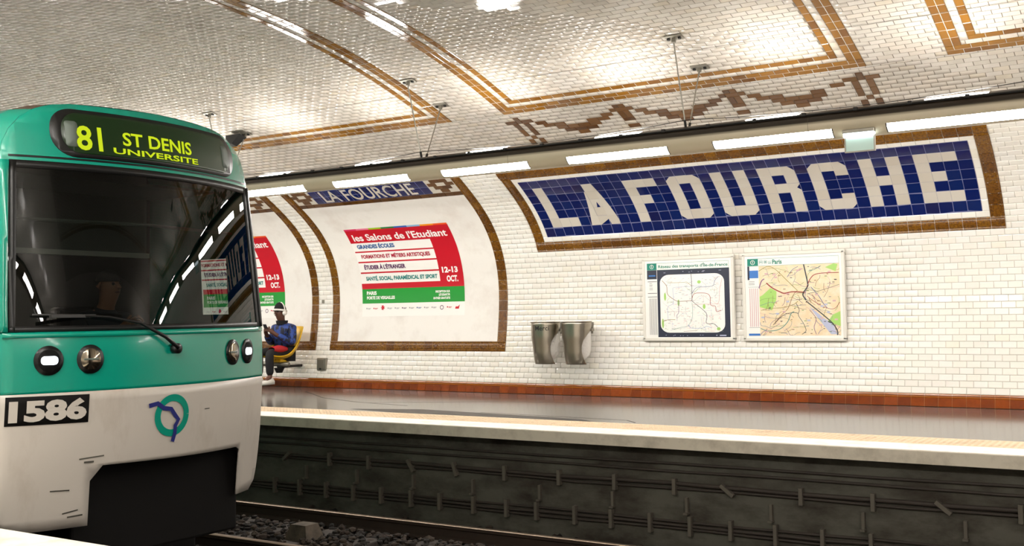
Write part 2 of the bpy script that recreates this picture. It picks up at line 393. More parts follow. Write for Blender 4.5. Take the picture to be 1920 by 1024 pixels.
# brown borders on the ceiling ------------------------------------------------
b_tile = tile_me('brown_tile', TW-GAP, RW-GAP, .006, .005, m_brown)
s_tile = tile_me('dark_brown_tile', TW-GAP, P2-GAP, .006, .005, m_sienna)
def put(proto, par, x0, x1, s0, s1, name, vert=False, lx=TX, ly=RW-GAP, d=0.0, tilt=.004, store=None):
    M = frame((x0+x1)/2, (s0+s1)/2, d, PI/2 if vert else 0, (rng.normal(0, tilt), rng.normal(0, tilt)))
    w, h = (x1-x0-.0042, s1-s0-.0042)
    if vert: w, h = h, w
    M = M @ Matrix.Diagonal((max(w, .004)/lx, max(h, .004)/ly, 1, 1))
    if store is not None: store.append(M); return None
    return place(name, proto, par, mtx=M)
LBL = ['brown tile border on the ceiling, left of the hanging rods nearest the train', 'large brown tile border on the ceiling above the station name panel', 'brown tile border at the top right corner of the ceiling']
for bi, (x0, x1) in enumerate(BORD):
    par = thing('trim_%d' % (bi+1), W((x0+x1)/2, S_BORD), LBL[bi], 'trim', kind='structure'); store = []
    for row in (0, 1, 3):
        a, b = x0+row*RW, x1-row*RW; n = int(round((b-a)/TW-.5)); w = (b-a)/(n+.5); s0 = S_BORD+row*P3
        x = a
        for k in range(n+1):
            ww = w/2 if k == n else w
            vis = -3.2 < x < 7.6
            put(b_tile, par, x, x+ww, s0, s0+P3, 'brown_tile', store=None if vis else store); x += ww
    for col in (0, 1, 3):
        for side in (0, 1):
            xa = x0+col*RW if side == 0 else x1-(col+1)*RW
            s = S_BORD+(col+1)*P3; k = 0
            while s < 12.4:
                ln = TW/2 if (k == 0 and col != 1) else TW
                vis = s < 9.3 and -4 < xa < 7.2
                put(b_tile, par, xa, xa+RW, s, s+ln, 'brown_tile', vert=True, store=None if vis else store); s += ln; k += 1
    for a in ((x0, x1, S_BORD, S_BORD+2*P3), (x0+3*RW, x1-3*RW, S_BORD+3*P3, S_BORD+4*P3), (x0, x0+2*RW, S_BORD+2*P3, 12.4), (x1-2*RW, x1, S_BORD+2*P3, 12.4), (x0+3*RW, x0+4*RW, S_BORD+4*P3, 12.4), (x1-4*RW, x1-3*RW, S_BORD+4*P3, 12.4)):
        mb = MB(); mb.grid([[W(a[0]+.004, s, .0035), W(a[1]-.004, s, .0035)] for s in np.arange(a[2]+.003, a[3], .04)]+[[W(a[0]+.004, a[3]-.003, .0035), W(a[1]-.004, a[3]-.003, .0035)]]); place('joint_bed', mb.me('joint_bed', m_grout), par)
    if store:
        f = place('brown_tile_field', merge('brown_tile_field', b_tile, store, m_brown), par); f['kind'] = 'stuff'
par = thing('trim_4', W(BX0, srow(52)), 'dark brown zigzag tile frieze above the light tube', 'trim', kind='structure')
for a, b, c, d_ in MOT:
    put(s_tile, par, a, b, c, d_, 'dark_brown_tile', vert=(d_-c) > (b-a)*.9 and (d_-c) > .1, ly=P2-GAP)
# settlement crack along the vault
par = place('ceiling_crack', mesh('ceiling_crack', *(lambda q: (q[0], q[1]))(ribbon([(x, 5.683+.012*math.sin(x*1.7)+rng.normal(0, .002)) for x in np.arange(-6, 9, .08)], .005, lambda u, v: W(u, v, .0068))), m_pit), ceiling)

# skirting --------------------------------------------------------------------
bb = thing('baseboard_far', W(0, 0), 'rust brown glazed tile skirting along the platform wall', 'skirting', kind='structure')
_bp = [(0, .000), (0, .020), (.098, .016), (.105, .022), (.112, .016), (.122, .016), (.128, .026), (.140, .024), (.150, .008), (.150, 0)]
def skirt_me():
    V = []; Fc = []; Mi = []; n = len(_bp)
    for x in (-(TW-.004)/2, (TW-.004)/2):
        for v, d_ in _bp: V.append((x, v, d_))
    for i in range(n-1): Fc.append((i, i+n, i+n+1, i+1)); Mi.append(1 if v_mid(i) > .1 else 0)
    Fc.append(tuple(range(n))); Fc.append(tuple(range(n, 2*n))[::-1]); Mi += [0, 0]
    return mesh('skirting_tile', V, Fc, [m_base, m_base2], Mi)
def v_mid(i): return (_bp[i][0]+_bp[i+1][0])/2
sk = skirt_me(); store = []
mb = MB(); mb.grid([[W(XL, s, .013), W(XR, s, .013)] for s in np.linspace(.0, .147, 4)]); place('joint_bed', mb.me('joint_bed', mat('tan_joint', (190, 140, 90), .8)), bb)
y0, z0, a0 = prof(.075)
for k in range(int(XL/TW), int(XR/TW)):
    M = frame((k+.5)*TW, .0005, 0, 0, (rng.normal(0, .004), 0))
    px, _, w = to_px(M.translation)
    if 470 < px < 1930 and w > 0: place('skirting_tile', sk, bb, mtx=M)
    else: store.append(M)
V = []; Fc = []; Mi = []
for M in store:
    n = len(V); V += [tuple(M @ v.co) for v in sk.vertices]
    for p in sk.polygons: Fc.append(tuple(n+i for i in p.vertices)); Mi.append(p.material_index)
o = place('skirting_tile_field', mesh('skirting_tile_field', V, Fc, [m_base, m_base2], Mi), bb); o['kind'] = 'stuff'

# ------------------------------------------------------------------ station name panel
sg = thing('station_name_panel', W((SIGN_X0+SIGN_X1)/2, S_SIGN0), 'long blue tiled LA FOURCHE panel in a moulded gold brown frame', 'sign')
ST = 2*P2
def moulded_me(name, lx, ly, mt, motif=False):
    pr = [(-.5, 0), (-.5, .006), (-.40, .016), (-.31, .008), (-.22, .014), (.10, .017), (.25, .012), (.33, .007), (.42, .015), (.5, .010), (.5, 0)]
    mb = MB(); mb.grid([[(x*(lx), v*ly, h) for v, h in pr] for x in (-.5, .5)])
    mb.f.append(tuple(range(len(pr)))); mb.m.append(0); mb.f.append(tuple(range(len(pr), 2*len(pr)))[::-1]); mb.m.append(0)
    if motif:
        for (cx, cy, rr) in ((0, -.05, .30), (-.22, .1, .14), (.22, .1, .14), (0, .2, .14)):
            P = [[(cx*lx+rr*lx*math.cos(t)*q, cy*ly+rr*ly*math.sin(t)*q, .012+.012*math.sqrt(max(0, 1-q*q))) for t in np.linspace(0, 2*PI, 9)[:-1]] for q in (1, .7, .35, .02)]
            mb.grid(P, closed=True)
    return mb.me(name, mt)
fr_t = moulded_me('frame_tile', TW-.0055, ST-.003, m_frame); fr_m = moulded_me('frame_tile_rosette', TW-.0055, ST-.003, m_frame, True)
def bed(par, x0, x1, s0, s1, d_, mt, name='joint_bed'):
    mb = MB(); n = max(2, int((s1-s0)/.05)); mb.grid([[W(x0, s, d_), W(x1, s, d_)] for s in np.linspace(s0, s1, n)]); return place(name, mb.me(name, mt), par)
for a in ((SIGN_X0, SIGN_X1, S_SIGN0+.006, S_SIGN0+ST), (SIGN_X0, SIGN_X1, S_SIGN1-ST, S_SIGN1-.006), (SIGN_X0+.006, SIGN_X0+TW, S_SIGN0+ST, S_SIGN1-ST), (SIGN_X1-TW, SIGN_X1-.006, S_SIGN0+ST, S_SIGN1-ST)): bed(sg, *a, .0055, m_joint)
bed(sg, SIGN_X0+1.5*TW, SIGN_X1-1.5*TW, S_SIGN0+1.5*ST, S_SIGN1-1.5*ST, .0052, m_bjoint)
bl_t = tile_me('blue_tile', TW-.0030, ST-.0030, .007, .003, m_blue)
cr_t = tile_me('letter_tile', TW-.0006, ST-.0006, .0074, .0012, m_cream)
wt_b = tile_me('border_tile', TW-.003, TW/2-.003, .006, .005, m_white)
for i in range(41):
    for top in (0, 1):
        s = S_SIGN0+(9.5 if top else .5)*ST; x = SIGN_X0+(i+.5)*TW
        mot = i in (0, 40) or i in (10, 19, 20, 30)
        place('frame_tile', fr_m if mot else fr_t, sg, mtx=frame(x, s, 0, PI if top else 0))
for j in range(1, 9):
    for side in (0, 1):
        x = SIGN_X0+(40.5 if side else .5)*TW
        place('frame_tile', fr_m if j == 4 else fr_t, sg, mtx=frame(x, S_SIGN0+(j+.5)*ST, 0, (PI/2 if side else -PI/2)))
for i in range(39):
    for top in (0, 1): place('border_tile', wt_b, sg, mtx=frame(SIGN_X0+(i+1.5)*TW, S_SIGN0+(8.75 if top else 1.25)*ST))
for j in range(7):
    for side in (0, 1): place('border_tile', wt_b, sg, mtx=frame(SIGN_X0+(39.75 if side else 1.25)*TW, S_SIGN0+(j+2)*ST, 0, PI/2))
LET = {'L': [(1, 1), (4, 1), (4, 2), (2, 2), (2, 6), (1, 6)],
 'A': [(5.1, 1), (6.07, 1), (6.3, 1.96), (6.92, 1.96), (7.13, 1), (8.1, 1), (7.05, 6), (6.1, 6)],
 'F': [(10, 1), (11, 1), (11, 3), (12, 3), (12, 4), (11, 4), (11, 5), (13, 5), (13, 6), (10, 6)],
 'O': [(14, 1.42), (14.48, 1), (16.55, 1), (17, 1.42), (17, 5.48), (16.56, 6), (14.5, 6), (14, 5.48)],
 'U': [(18, 1.42), (18.5, 1), (20.54, 1), (21, 1.42), (21, 6), (20, 6), (20, 2), (19, 2), (19, 6), (18, 6)],
 'R': [(22, 1), (23, 1), (23, 3), (24, 3), (24, 1), (25, 1), (25, 3.22), (24.7, 3.5), (25, 3.88), (25, 5.46), (24.55, 6), (22, 6)],
 'C': [(26, 1.42), (26.42, 1), (28.58, 1), (29, 1.42), (29, 2.5), (28, 2.5), (28, 2), (27, 2), (27, 5), (28, 5), (28, 4.45), (29, 4.45), (29, 5.5), (28.56, 6), (26.48, 6), (26, 5.48)],
 'H': [(30, 1), (31, 1), (31, 3), (32, 3), (32, 1), (33, 1), (33, 6), (32, 6), (32, 4), (31, 4), (31, 6), (30, 6)],
 'E': [(34, 1), (37, 1), (37, 2), (35, 2), (35, 3), (36, 3), (36, 4), (35, 4), (35, 5), (37, 5), (37, 6), (34, 6)]}
HOLE = [(15, 16, 2, 5), (23, 24, 4, 5)]
def inpoly(x, y, P):
    c = False; n = len(P)
    for i in range(n):
        (x1, y1), (x2, y2) = P[i], P[i-1]
        if (y1 > y) != (y2 > y) and x < (x2-x1)*(y-y1)/(y2-y1)+x1: c = not c
    return c
def clip(P, x0, x1, y0, y1):
    for ax, v, keep in ((0, x0, 1), (0, x1, -1), (1, y0, 1), (1, y1, -1)):
        out = []
        for i in range(len(P)):
            a, b = P[i-1], P[i]; ia = (a[ax]-v)*keep >= -1e-9; ib = (b[ax]-v)*keep >= -1e-9
            if ia != ib:
                t = (v-a[ax])/(b[ax]-a[ax]); out.append((a[0]+t*(b[0]-a[0]), a[1]+t*(b[1]-a[1])))
            if ib: out.append(b)
        P = out
        if not P: return []
    Q = [P[0]]
    for p in P[1:]:
        if math.hypot(p[0]-Q[-1][0], p[1]-Q[-1][1]) > 1e-5: Q.append(p)
    if len(Q) > 2 and math.hypot(Q[0][0]-Q[-1][0], Q[0][1]-Q[-1][1]) < 1e-5: Q.pop()
    return Q
SX0, SS0 = SIGN_X0+1.5*TW, S_SIGN0+1.5*ST
def sfn(d_): return lambda u, v: W(SX0+u*TW, SS0+v*ST, d_)
for cx in range(38):
    for cy in range(7):
        cov = 0; hit = None
        for a in (.1, .3, .5, .7, .9):
            for b in (.1, .3, .5, .7, .9):
                x, y = cx+a, cy+b
                if any(h0 < x < h1 and g0 < y < g1 for h0, h1, g0, g1 in HOLE): continue
                for ch, P in LET.items():
                    if inpoly(x, y, P): cov += 1; hit = ch
        M = frame(SX0+(cx+.5)*TW, SS0+(cy+.5)*ST, 0, 0, (rng.normal(0, .003), rng.normal(0, .003)))
        if cov >= 25: place('letter_tile', cr_t, sg, mtx=frame(SX0+(cx+.5)*TW, SS0+(cy+.5)*ST))
        else:
            place('blue_tile', bl_t, sg, mtx=M)
            if cov > 0 and hit:
                Q = clip(LET[hit], cx, cx+1, cy, cy+1)
                if len(Q) >= 3:
                    V, Fc = poly_panel(Q, sfn(.0085)); place('letter_tile', mesh('letter_tile_cut', V, Fc, m_cream), sg)
V, Fc = poly_panel([(6.40, 3), (6.74, 3), (6.58, 3.68)], sfn(.0100)); place('blue_tile', mesh('blue_tile_triangle', V, Fc, m_blue), sg)

# ------------------------------------------------------------------ advertising panels with tiled frames, and their posters
def ad_panel():
    par = thing('advertising_panel', W((PAN_X0+PAN_X1)/2, PAN_S0), None, None)
    w = (PAN_X1-PAN_X0)/23
    for i in range(23): place('frame_tile', fr_m if i in (0, 22, 7, 14) else fr_t, par, mtx=frame(PAN_X0+(i+.5)*w, PAN_S0+TW/2))
    n = int((PAN_S1-PAN_S0-TW)/TW)
    for j in range(n):
        for side in (0, 1):
            place('frame_tile', fr_m if j in (5, 13) else fr_t, par, mtx=frame((PAN_X1-TW/2) if side else PAN_X0+TW/2, PAN_S0+TW*(j+1.5), 0, PI/2 if side else -PI/2))
    xi0, xi1 = PAN_X0+TW, PAN_X1-TW; s0, s1 = PAN_S0+TW, 3.215
    for a in ((PAN_X0, PAN_X1, PAN_S0+.006, PAN_S0+TW), (PAN_X0+.006, xi0, PAN_S0+TW, PAN_S1), (xi1, PAN_X1-.006, PAN_S0+TW, PAN_S1)): bed(par, *a, .0055, m_joint)
    bed(par, -3.172, -.930, 3.302, 3.302+2*TW, .0052, m_bjoint)
    mb = MB(); ss = np.linspace(s0, s1, 60); mb.grid([[W(xi0, s, .003), W(xi1, s, .003)] for s in ss]); mb.grid([[W(xi0, s, .0), W(xi0, s, .003)] for s in ss])
    place('painted_field', mb.me('painted_field', m_plaster), par)
    n = 21; w = (xi1-xi0)/n
    for i in range(n):
        place('sill_tile', s_tile, par, mtx=frame(xi0+(i+.5)*w, 3.258, 0) @ Matrix.Diagonal((w/TW, 1.1, 1, 1)))
    tx0, tx1 = -3.172, -.930; n = 15; w = (tx1-tx0)/n
    for i in range(n):
        for j in range(2): place('blue_tile', bl_t, par, mtx=frame(tx0+(i+.5)*w, 3.302+(j+.5)*TW) @ Matrix.Diagonal((w/TW, 1, 1, 1)))
    mb = MB(); mb.grid([[W(xi0, s, .0015), W(xi1, s, .0015)] for s in np.linspace(3.30, PAN_S1, 14)]); place('plaster_band', mb.me('plaster_band', m_cream), par)
    wb = tile_me('checker_tile', .150, .072, .006, .004, m_sienna)
    for c in ((xi0+tx0)/2, (xi1+tx1)/2):
        for r, xs in ((0, (0,)), (1, (-.5, .5)), (2, (-1, 1)), (3, (-.5, .5)), (4, (0,))):
            for x in xs: place('checker_tile', wb, par, mtx=frame(c+x*.152, 3.305+(r+.5)*.0745))
    for j in range(2):
        pass
    printed('title_lettering', par, m_cream, [text_shape('LA FOURCHE', -2.97, -1.17, 3.322, 3.594, lambda u, v: W(u, v, .0095), bold=.012)])
    return par
panR = ad_panel(); panR['label'] = 'white advertising panel in a brown tile frame, wholly visible beside the bins'; panR['category'] = 'advertising panel'; panR['group'] = 'tiled advertising panels'
panL = copy_tree(panR); panL.location.x += PAN_DX
panL['label'] = 'white advertising panel in a brown tile frame, half hidden behind the train'

m_red = mat('print_red', (196, 6, 34), .4); m_green = mat('print_green', (24, 148, 48), .4); m_pw = mat('print_white', (246, 244, 240), .4)
m_pb = mat('print_blue', (20, 84, 150), .4); m_pc = mat('print_crimson', (170, 30, 60), .4); m_pp = mat('print_purple', (84, 24, 84), .4); m_pt = mat('print_teal', (14, 124, 122), .4); m_pg = mat('print_grey', (150, 146, 150), .4)
BAR = [mat('print_bar_%s' % n, c, .4) for n, c in (('pink', (214, 40, 96)), ('rose', (232, 120, 150)), ('lime', (148, 188, 20)), ('green', (14, 120, 60)), ('blue', (26, 92, 180)), ('sky', (130, 176, 214)), ('amber', (240, 150, 20)), ('orange', (232, 88, 24)))]
def poster():
    par = thing('poster', W(-2.08, 1.16), None, 'poster')
    def q(x0, x1, s0, s1, d_, mt, nm):
        V, Fc = poly_panel([(x0, s0), (x1, s0), (x1, s1), (x0, s1)], lambda u, v: W(u, v, d_), (None, .04)); return place(nm, mesh(nm, V, Fc, mt), par)
    a, b = -3.095, -1.062
    q(a, b, 1.165, 2.68, .0055, m_paper, 'paper_sheet')
    V, Fc = poly_panel([(a, 1.61), (b, 1.61), (b, 2.655), (a, 2.655), (a, 2.40), (a+.004, 2.40), (-1.508, 2.40), (-1.508, 1.70), (a, 1.70)], lambda u, v: W(u, v, .0068), (None, .04)); place('red_field', mesh('red_field', V, Fc, m_red), par)
    q(a, b, 1.375, 1.612, .0068, m_green, 'green_band')
    w = (b-a)/8
    for i in range(8): q(a+i*w, a+(i+1)*w, 2.65, 2.682, .0072, BAR[i], 'colour_bar')
    for s in (2.235, 2.055, 1.875): q(a+.01, -1.508, s-.012, s+.012, .0072, m_red, 'red_rule')
    fn = lambda u, v: W(u, v, .0088)
    def t(body, x0, x1, y0, y1, mt, bold=.04): printed('lettering', par, mt, [text_shape(body, x0, x1, y0, y1, fn, bold)])
    t("les Salons de l'Etudiant", -3.0, -1.15, 2.435, 2.572, m_pw, .024)
    t('GRANDES ÉCOLES', -3.0, -2.24, 2.292, 2.385, m_pb); t('FORMATIONS ET MÉTIERS ARTISTIQUES', -2.985, -1.605, 2.105, 2.200, m_pc)
    t("ÉTUDIER À L'ÉTRANGER", -2.985, -2.145, 1.930, 2.020, m_pp); t('SANTÉ, SOCIAL, PARAMÉDICAL ET SPORT', -2.985, -1.553, 1.735, 1.828, m_pt)
    t('12-13', -1.45, -1.152, 1.827, 1.922, m_pw, .045); t('OCT.', -1.38, -1.165, 1.684, 1.784, m_pw, .045)
    t('PARIS', -3.0, -2.795, 1.512, 1.573, m_pw); t('PORTE DE VERSAILLES', -3.0, -2.422, 1.440, 1.492, m_pw)
    t('INSCRIPTION SUR', -1.61, -1.335, 1.520, 1.556, m_pw); t('LETUDIANT.FR', -1.55, -1.335, 1.470, 1.506, m_pw); t('ENTRÉE GRATUITE', -1.655, -1.335, 1.418, 1.462, m_pw)
    # row of small partner marks
    xs = np.linspace(-2.96, -1.2, 13); ms = [m_pg, m_red, m_red, m_pg, m_pg, m_pp, m_pg, m_pb, m_pg, m_pg, m_pp, m_red, m_red]
    for i, x in enumerate(xs):
        parts = []
        if i in (2,): parts = [poly_panel([(x+.045*math.cos(t_)*(1 if k % 2 else .55), 1.305+.04*math.sin(t_)*(1 if k % 2 else .55)) for k, t_ in enumerate(np.linspace(0, 2*PI, 15)[:-1])], fn)]
        elif i in (10,): parts = [ribbon([(x+.03*math.cos(t_), 1.29+.03*math.sin(t_)) for t_ in np.linspace(0, 2*PI, 20)], .01, fn)]
        elif i == 12: parts = [poly_panel([(x-.04, 1.265), (x+.03, 1.265), (x+.045, 1.33), (x+.015, 1.30), (x-.03, 1.30)], fn)]
        else: parts = [poly_panel([(x-.05, 1.285), (x-.03, 1.285), (x-.03, 1.305), (x-.05, 1.305)], fn), poly_panel([(x-.02, 1.292), (x+.045, 1.292), (x+.045, 1.299), (x-.02, 1.299)], fn), poly_panel([(x-.02, 1.280), (x+.03, 1.280), (x+.03, 1.286), (x-.02, 1.286)], fn)]
        printed('partner_mark', par, ms[i], parts)
    return par
poR = poster(); poR['label'] = 'red and green student fair poster, fully visible on the wall panel'; poR['group'] = 'student fair posters'
poL = copy_tree(poR); poL.location.x += PAN_DX; poL['label'] = 'red and green student fair poster cut off by the train edge'

# ------------------------------------------------------------------ platforms, track bed
PE, PN = 2.9386, -2.6635
def slab(name, x0, x1, y0, y1, z0, z1, mt, parent=None, kind='structure', label=None, cat=None, bev=0):
    mb = MB(); mb.box(x0, x1, y0, y1, z0, z1, bev=bev); return place(name, mb.me(name, mt), parent, kind=kind if parent is None else None, label=label, cat=cat)
slab('floor', -45, 40, 3.86, 7.05, -.25, 0, m_floor, label='dark shiny asphalt floor of the far platform', cat='floor')
pe = thing('platform_edge', (0, PE, 0), 'white painted platform edge with a beige tactile strip', 'platform edge', kind='structure')
slab('edge_strip', -45, 40, PE, 3.36, -.108, .0, m_nose, pe, bev=.008)
slab('edge_face', -45, 40, PE-.003, PE+.02, -.112, -.010, m_conc, pe)
slab('tactile_slab', -45, 40, 3.36, 3.86, -.25, .0, m_tact, pe)
mb = MB(); k = 0
for x in np.arange(-9, 9, .055):
    for y in np.arange(3.40, 3.84, .055):
        v = [(x-.014, y-.014, 0), (x+.014, y-.014, 0), (x+.014, y+.014, 0), (x-.014, y+.014, 0)]; t_ = [(x-.008, y-.008, .006), (x+.008, y-.008, .006), (x+.008, y+.008, .006), (x-.008, y+.008, .006)]
        n = len(mb.v); mb.v += v+t_; mb.f += [(n, n+1, n+5, n+4), (n+1, n+2, n+6, n+5), (n+2, n+3, n+7, n+6), (n+3, n, n+4, n+7), (n+4, n+5, n+6, n+7)]; mb.m += [0]*5
o = place('tactile_studs', mb.me('tactile_studs', m_tact), pe); o['kind'] = 'stuff'
slab('wall_platform_far', -45, 40, 3.12, 3.5, -1.4, -.11, m_pit, label='sooty concrete wall below the far platform edge', cat='wall')
slab('floor_near', -45, 40, -7.05, PN-.42, -.25, 0, m_floor, label='dark asphalt floor of the near platform', cat='floor')
ne = thing('platform_edge_near', (0, PN, 0), 'white platform edge corner at the bottom left', 'platform edge', kind='structure')
slab('edge_strip', -45, 40, PN-.42, PN, -.108, 0, m_nose, ne, bev=.008)
slab('wall_platform_near', -45, 40, -3.4, PN-.18, -1.4, -.11, m_pit, label='concrete wall below the near platform edge', cat='wall')
slab('track_bed', -45, 40, -3.0, 3.2, -1.5, -1.12, m_bed, label='black oily bed under the tracks', cat='track bed')
# cracks and patches in the asphalt
mb = MB()
for pts in ([(-3.4, 6.2), (-2.2, 5.3), (-1.2, 4.9), (-.2, 4.7)], [(-1.0, 4.9), (.4, 5.6), (1.6, 6.0)], [(1.2, 4.3), (3.2, 4.15), (3.4, 3.95)]):
    V, Fc = ribbon(pts, .012, lambda u, v: (u, v, .0012)); n = len(mb.v); mb.v += V; mb.f += [tuple(i+n for i in f) for f in Fc]; mb.m += [0]*len(Fc)
place('asphalt_crack', mb.me('asphalt_crack', m_bed), bpy.data.objects['floor'])
m_patch = mat('dull_asphalt_patch', (66, 62, 58), .5, noise=(8, (48, 45, 42), .4, .7))
V, Fc = poly_panel([(-.6, 4.05), (.3, 4.35), (2.7, 4.05), (2.9, 3.9), (.2, 3.9)], lambda u, v: (u, v, .0015), None)
place('asphalt_patch', mesh('asphalt_patch', V, Fc, m_patch), bpy.data.objects['floor'])

# rails, sleepers, ballast
RT = -.93
def rail_me(L0, L1):
    pr = [(-.07, -.15), (.07, -.15), (.07, -.14), (.012, -.12), (.012, -.045), (.033, -.035), (.033, -.006), (.024, 0), (-.024, 0), (-.033, -.006), (-.033, -.035), (-.012, -.045), (-.012, -.12), (-.07, -.14)]
    V = [(x, a, b) for x in (L0, L1) for a, b in pr]; n = len(pr); Fc = []; Mi = []
    for i in range(n): Fc.append((i, (i+1) % n, (i+1) % n+n, i+n)); Mi.append(0 if 4 < i < 9 or i in (6, 7, 8) else 1)
    return mesh('rail', V, Fc, [m_rail, m_rust], Mi)
rm = rail_me(-30, 25)
for y, lb in ((2.53, 'worn steel rail beside the far platform wall'), (1.08, 'worn steel rail of the far track nearer the viewer'), (-.56, 'steel rail under the far side of the train'), (-2.04, 'steel rail under the near side of the train')):
    place('rail', rm, loc=(0, y, RT), label=lb, cat='rail', group='running rails')
mb = MB(); mb.box(-.12, .12, -1.2, 1.2, -.14, 0, bev=.012); slm = mb.me('sleeper', m_wood)
_vis = [float(x) for x in np.arange(-2.4, 4.9, .62) if to_px((x, 1.9, RT-.145))[0] > 385 and to_px((x, 2.4, RT-.145))[1] < 1024]
for i, x in enumerate(_vis):
    place('sleeper', slm, loc=(float(x), 1.80, RT-.145), label='tarred wooden sleeper of the far track, %s from the train' % ['first', 'second', 'third', 'fourth', 'fifth', 'sixth', 'seventh', 'eighth'][i], cat='sleeper', group='far track sleepers')
mb = MB()
for sx in (0,):
    a = [(-.15, -.13, 0), (.15, -.13, 0), (.15, .13, 0), (-.15, .13, 0)]; b = [(-.10, -.09, .15), (.10, -.09, .15), (.10, .09, .15), (-.10, .09, .15)]
    mb.v += a+b; mb.f += [(0, 1, 5, 4), (1, 2, 6, 5), (2, 3, 7, 6), (3, 0, 4, 7), (4, 5, 6, 7), (3, 2, 1, 0)]; mb.m += [0]*6
m_block = mat('grimy_concrete_block', (88, 78, 66), .9, noise=(7, (54, 46, 38), .4, .7))
place('concrete_block', mb.me('concrete_block', m_block), loc=(.72, 1.86, RT-.145), label='grimy tapered concrete block lying between the far rails', cat='block')
ico = bmesh.new(); bmesh.ops.create_icosphere(ico, subdivisions=1, radius=1); iv = np.array([v.co[:] for v in ico.verts]); ifc = [tuple(v.index for v in f.verts) for f in ico.faces]; ico.free()
V = []; Fc = []
for k in range(5200):
    x = rng.uniform(-4, 6.5); y = rng.uniform(.2, 3.1); z = -1.10+rng.uniform(0, .05)
    if abs(y-2.53) < .1 or abs(y-1.08) < .1: z -= .03
    sc_ = np.array([rng.uniform(.025, .05), rng.uniform(.02, .045), rng.uniform(.015, .035)]); th = rng.uniform(0, PI)
    p = iv*(1+rng.normal(0, .16, (len(iv), 1)))*sc_; c, q = math.cos(th), math.sin(th)
    p = np.stack([p[:, 0]*c-p[:, 1]*q+x, p[:, 0]*q+p[:, 1]*c+y, p[:, 2]+z], 1)
    n = len(V); V += p.tolist(); Fc += [tuple(i+n for i in f) for f in ifc]
place('ballast', mesh('ballast', V, Fc, m_ball), label='dirty brown ballast stones between the far rails', cat='ballast', kind='stuff')

ORD = ['first', 'second', 'third', 'fourth', 'fifth', 'sixth', 'seventh', 'eighth', 'ninth', 'tenth', 'eleventh', 'twelfth', 'thirteenth', 'fourteenth', 'fifteenth', 'sixteenth', 'seventeenth', 'eighteenth', 'nineteenth', 'twentieth']
# cables and brackets on the wall below the platform
def cable(z, r, y, label, wob=.006):
    xs = np.arange(-14, 13, .35); mb = MB(); mb.tube([(x, y, z+wob*math.sin(x*2.1+z*30)+rng.normal(0, wob*.4)) for x in xs], r, 8)
    place('cable', mb.me('cable', m_cable, True), label=label, cat='cable', group='cables on the platform wall')
cable(-.268, .013, 3.107, 'uppermost thin cable under the platform lip', .003); cable(-.335, .013, 3.107, 'second thin cable below the platform lip', .003)
cable(-.455, .020, 3.098, 'thick upper cable of the bracketed middle run'); cable(-.497, .013, 3.103, 'thin lower cable of the bracketed middle run')
cable(-.795, .013, 3.103, 'top cable of the lowest bracketed bundle'); cable(-.830, .016, 3.100, 'middle cable of the lowest bracketed bundle'); cable(-.868, .013, 3.103, 'bottom cable of the lowest bracketed bundle')
mb = MB(); mb.box(-.018, .018, -.055, .004, -.075, .075, bev=.004); bkm = mb.me('cable_bracket', m_brk)
for i, x in enumerate([-.724, -.053, .526, 1.12, 1.71, 2.336, 2.98, 3.597, 4.219, 4.735, 5.411, 6.024, 6.581, 7.154]):
    til = i in (0, 3, 4, 9, 12)
    o = place('cable_bracket', bkm, loc=(x, 3.112, -.475), label='grey clip on the middle cable run, %s, %s from the train' % ('knocked askew' if til else 'upright', ORD[i]), cat='bracket', group='clips on the middle cables')
    if til: o.rotation_euler = (0, random.choice((-.9, -.6, .9, -.35)), 0)
mb = MB(); mb.box(-.014, .014, -.03, .01, -.07, .07, bev=.003); mb.box(-.02, .02, -.06, .01, -.085, -.068); bks = mb.me('cable_hook', m_brk)
for i, x in enumerate([-.435, .337, 1.14, 1.927, 2.742, 3.564, 4.332, 5.133, 5.934, 6.742]):
    place('cable_hook', bks, loc=(x, 3.112, -.638), label='small empty hook between the bracketed cable runs, %s from the train' % ORD[i], cat='hook', group='empty cable hooks')
mb = MB(); mb.box(-.017, .017, -.06, .004, -.09, .09, bev=.004); bkl = mb.me('cable_bracket_low', m_brk)
for i, x in enumerate([-.917, -.521, -.106, .303, .705, 1.122, 1.51, 1.945, 2.355, 2.713, 3.154, 3.554, 3.965, 4.369, 4.762, 5.176, 5.591, 6.0]):
    place('cable_bracket', bkl, loc=(x, 3.112, -.826), label='grey clip on the lowest cable bundle, %s from the train' % ORD[i], cat='bracket', group='clips on the lowest cables')

# ------------------------------------------------------------------ light tubes
m_tube = bpy.data.materials.new('beige_tube_with_soot'); m_tube.use_nodes = True
_nt = m_tube.node_tree; _b = _nt.nodes['Principled BSDF']; _b.inputs['Roughness'].default_value = .35
_tc = _nt.nodes.new('ShaderNodeNewGeometry'); _sp = _nt.nodes.new('ShaderNodeSeparateXYZ'); _nt.links.new(_tc.outputs['Position'], _sp.inputs[0])
_nz = _nt.nodes.new('ShaderNodeTexNoise'); _nz.inputs['Scale'].default_value = 9; _nz.inputs['Detail'].default_value = 5
_mm = _nt.nodes.new('ShaderNodeMath'); _mm.operation = 'MULTIPLY_ADD'; _mm.inputs[1].default_value = .05; _nt.links.new(_nz.outputs[0], _mm.inputs[0]); _nt.links.new(_sp.outputs[2], _mm.inputs[2])
_mr = _nt.nodes.new('ShaderNodeMapRange'); _nt.links.new(_mm.outputs[0], _mr.inputs[0])
_mx = _nt.nodes.new('ShaderNodeMix'); _mx.data_type = 'RGBA'; _mx.inputs[6].default_value = (*sl((206, 194, 168)), 1); _mx.inputs[7].default_value = (*sl((40, 32, 24)), 1)
_nt.links.new(_mr.outputs[0], _mx.inputs[0]); _nt.links.new(_mx.outputs[2], _b.inputs['Base Color'])
TY_, TZ_, TR_ = 4.05, 2.905, .142
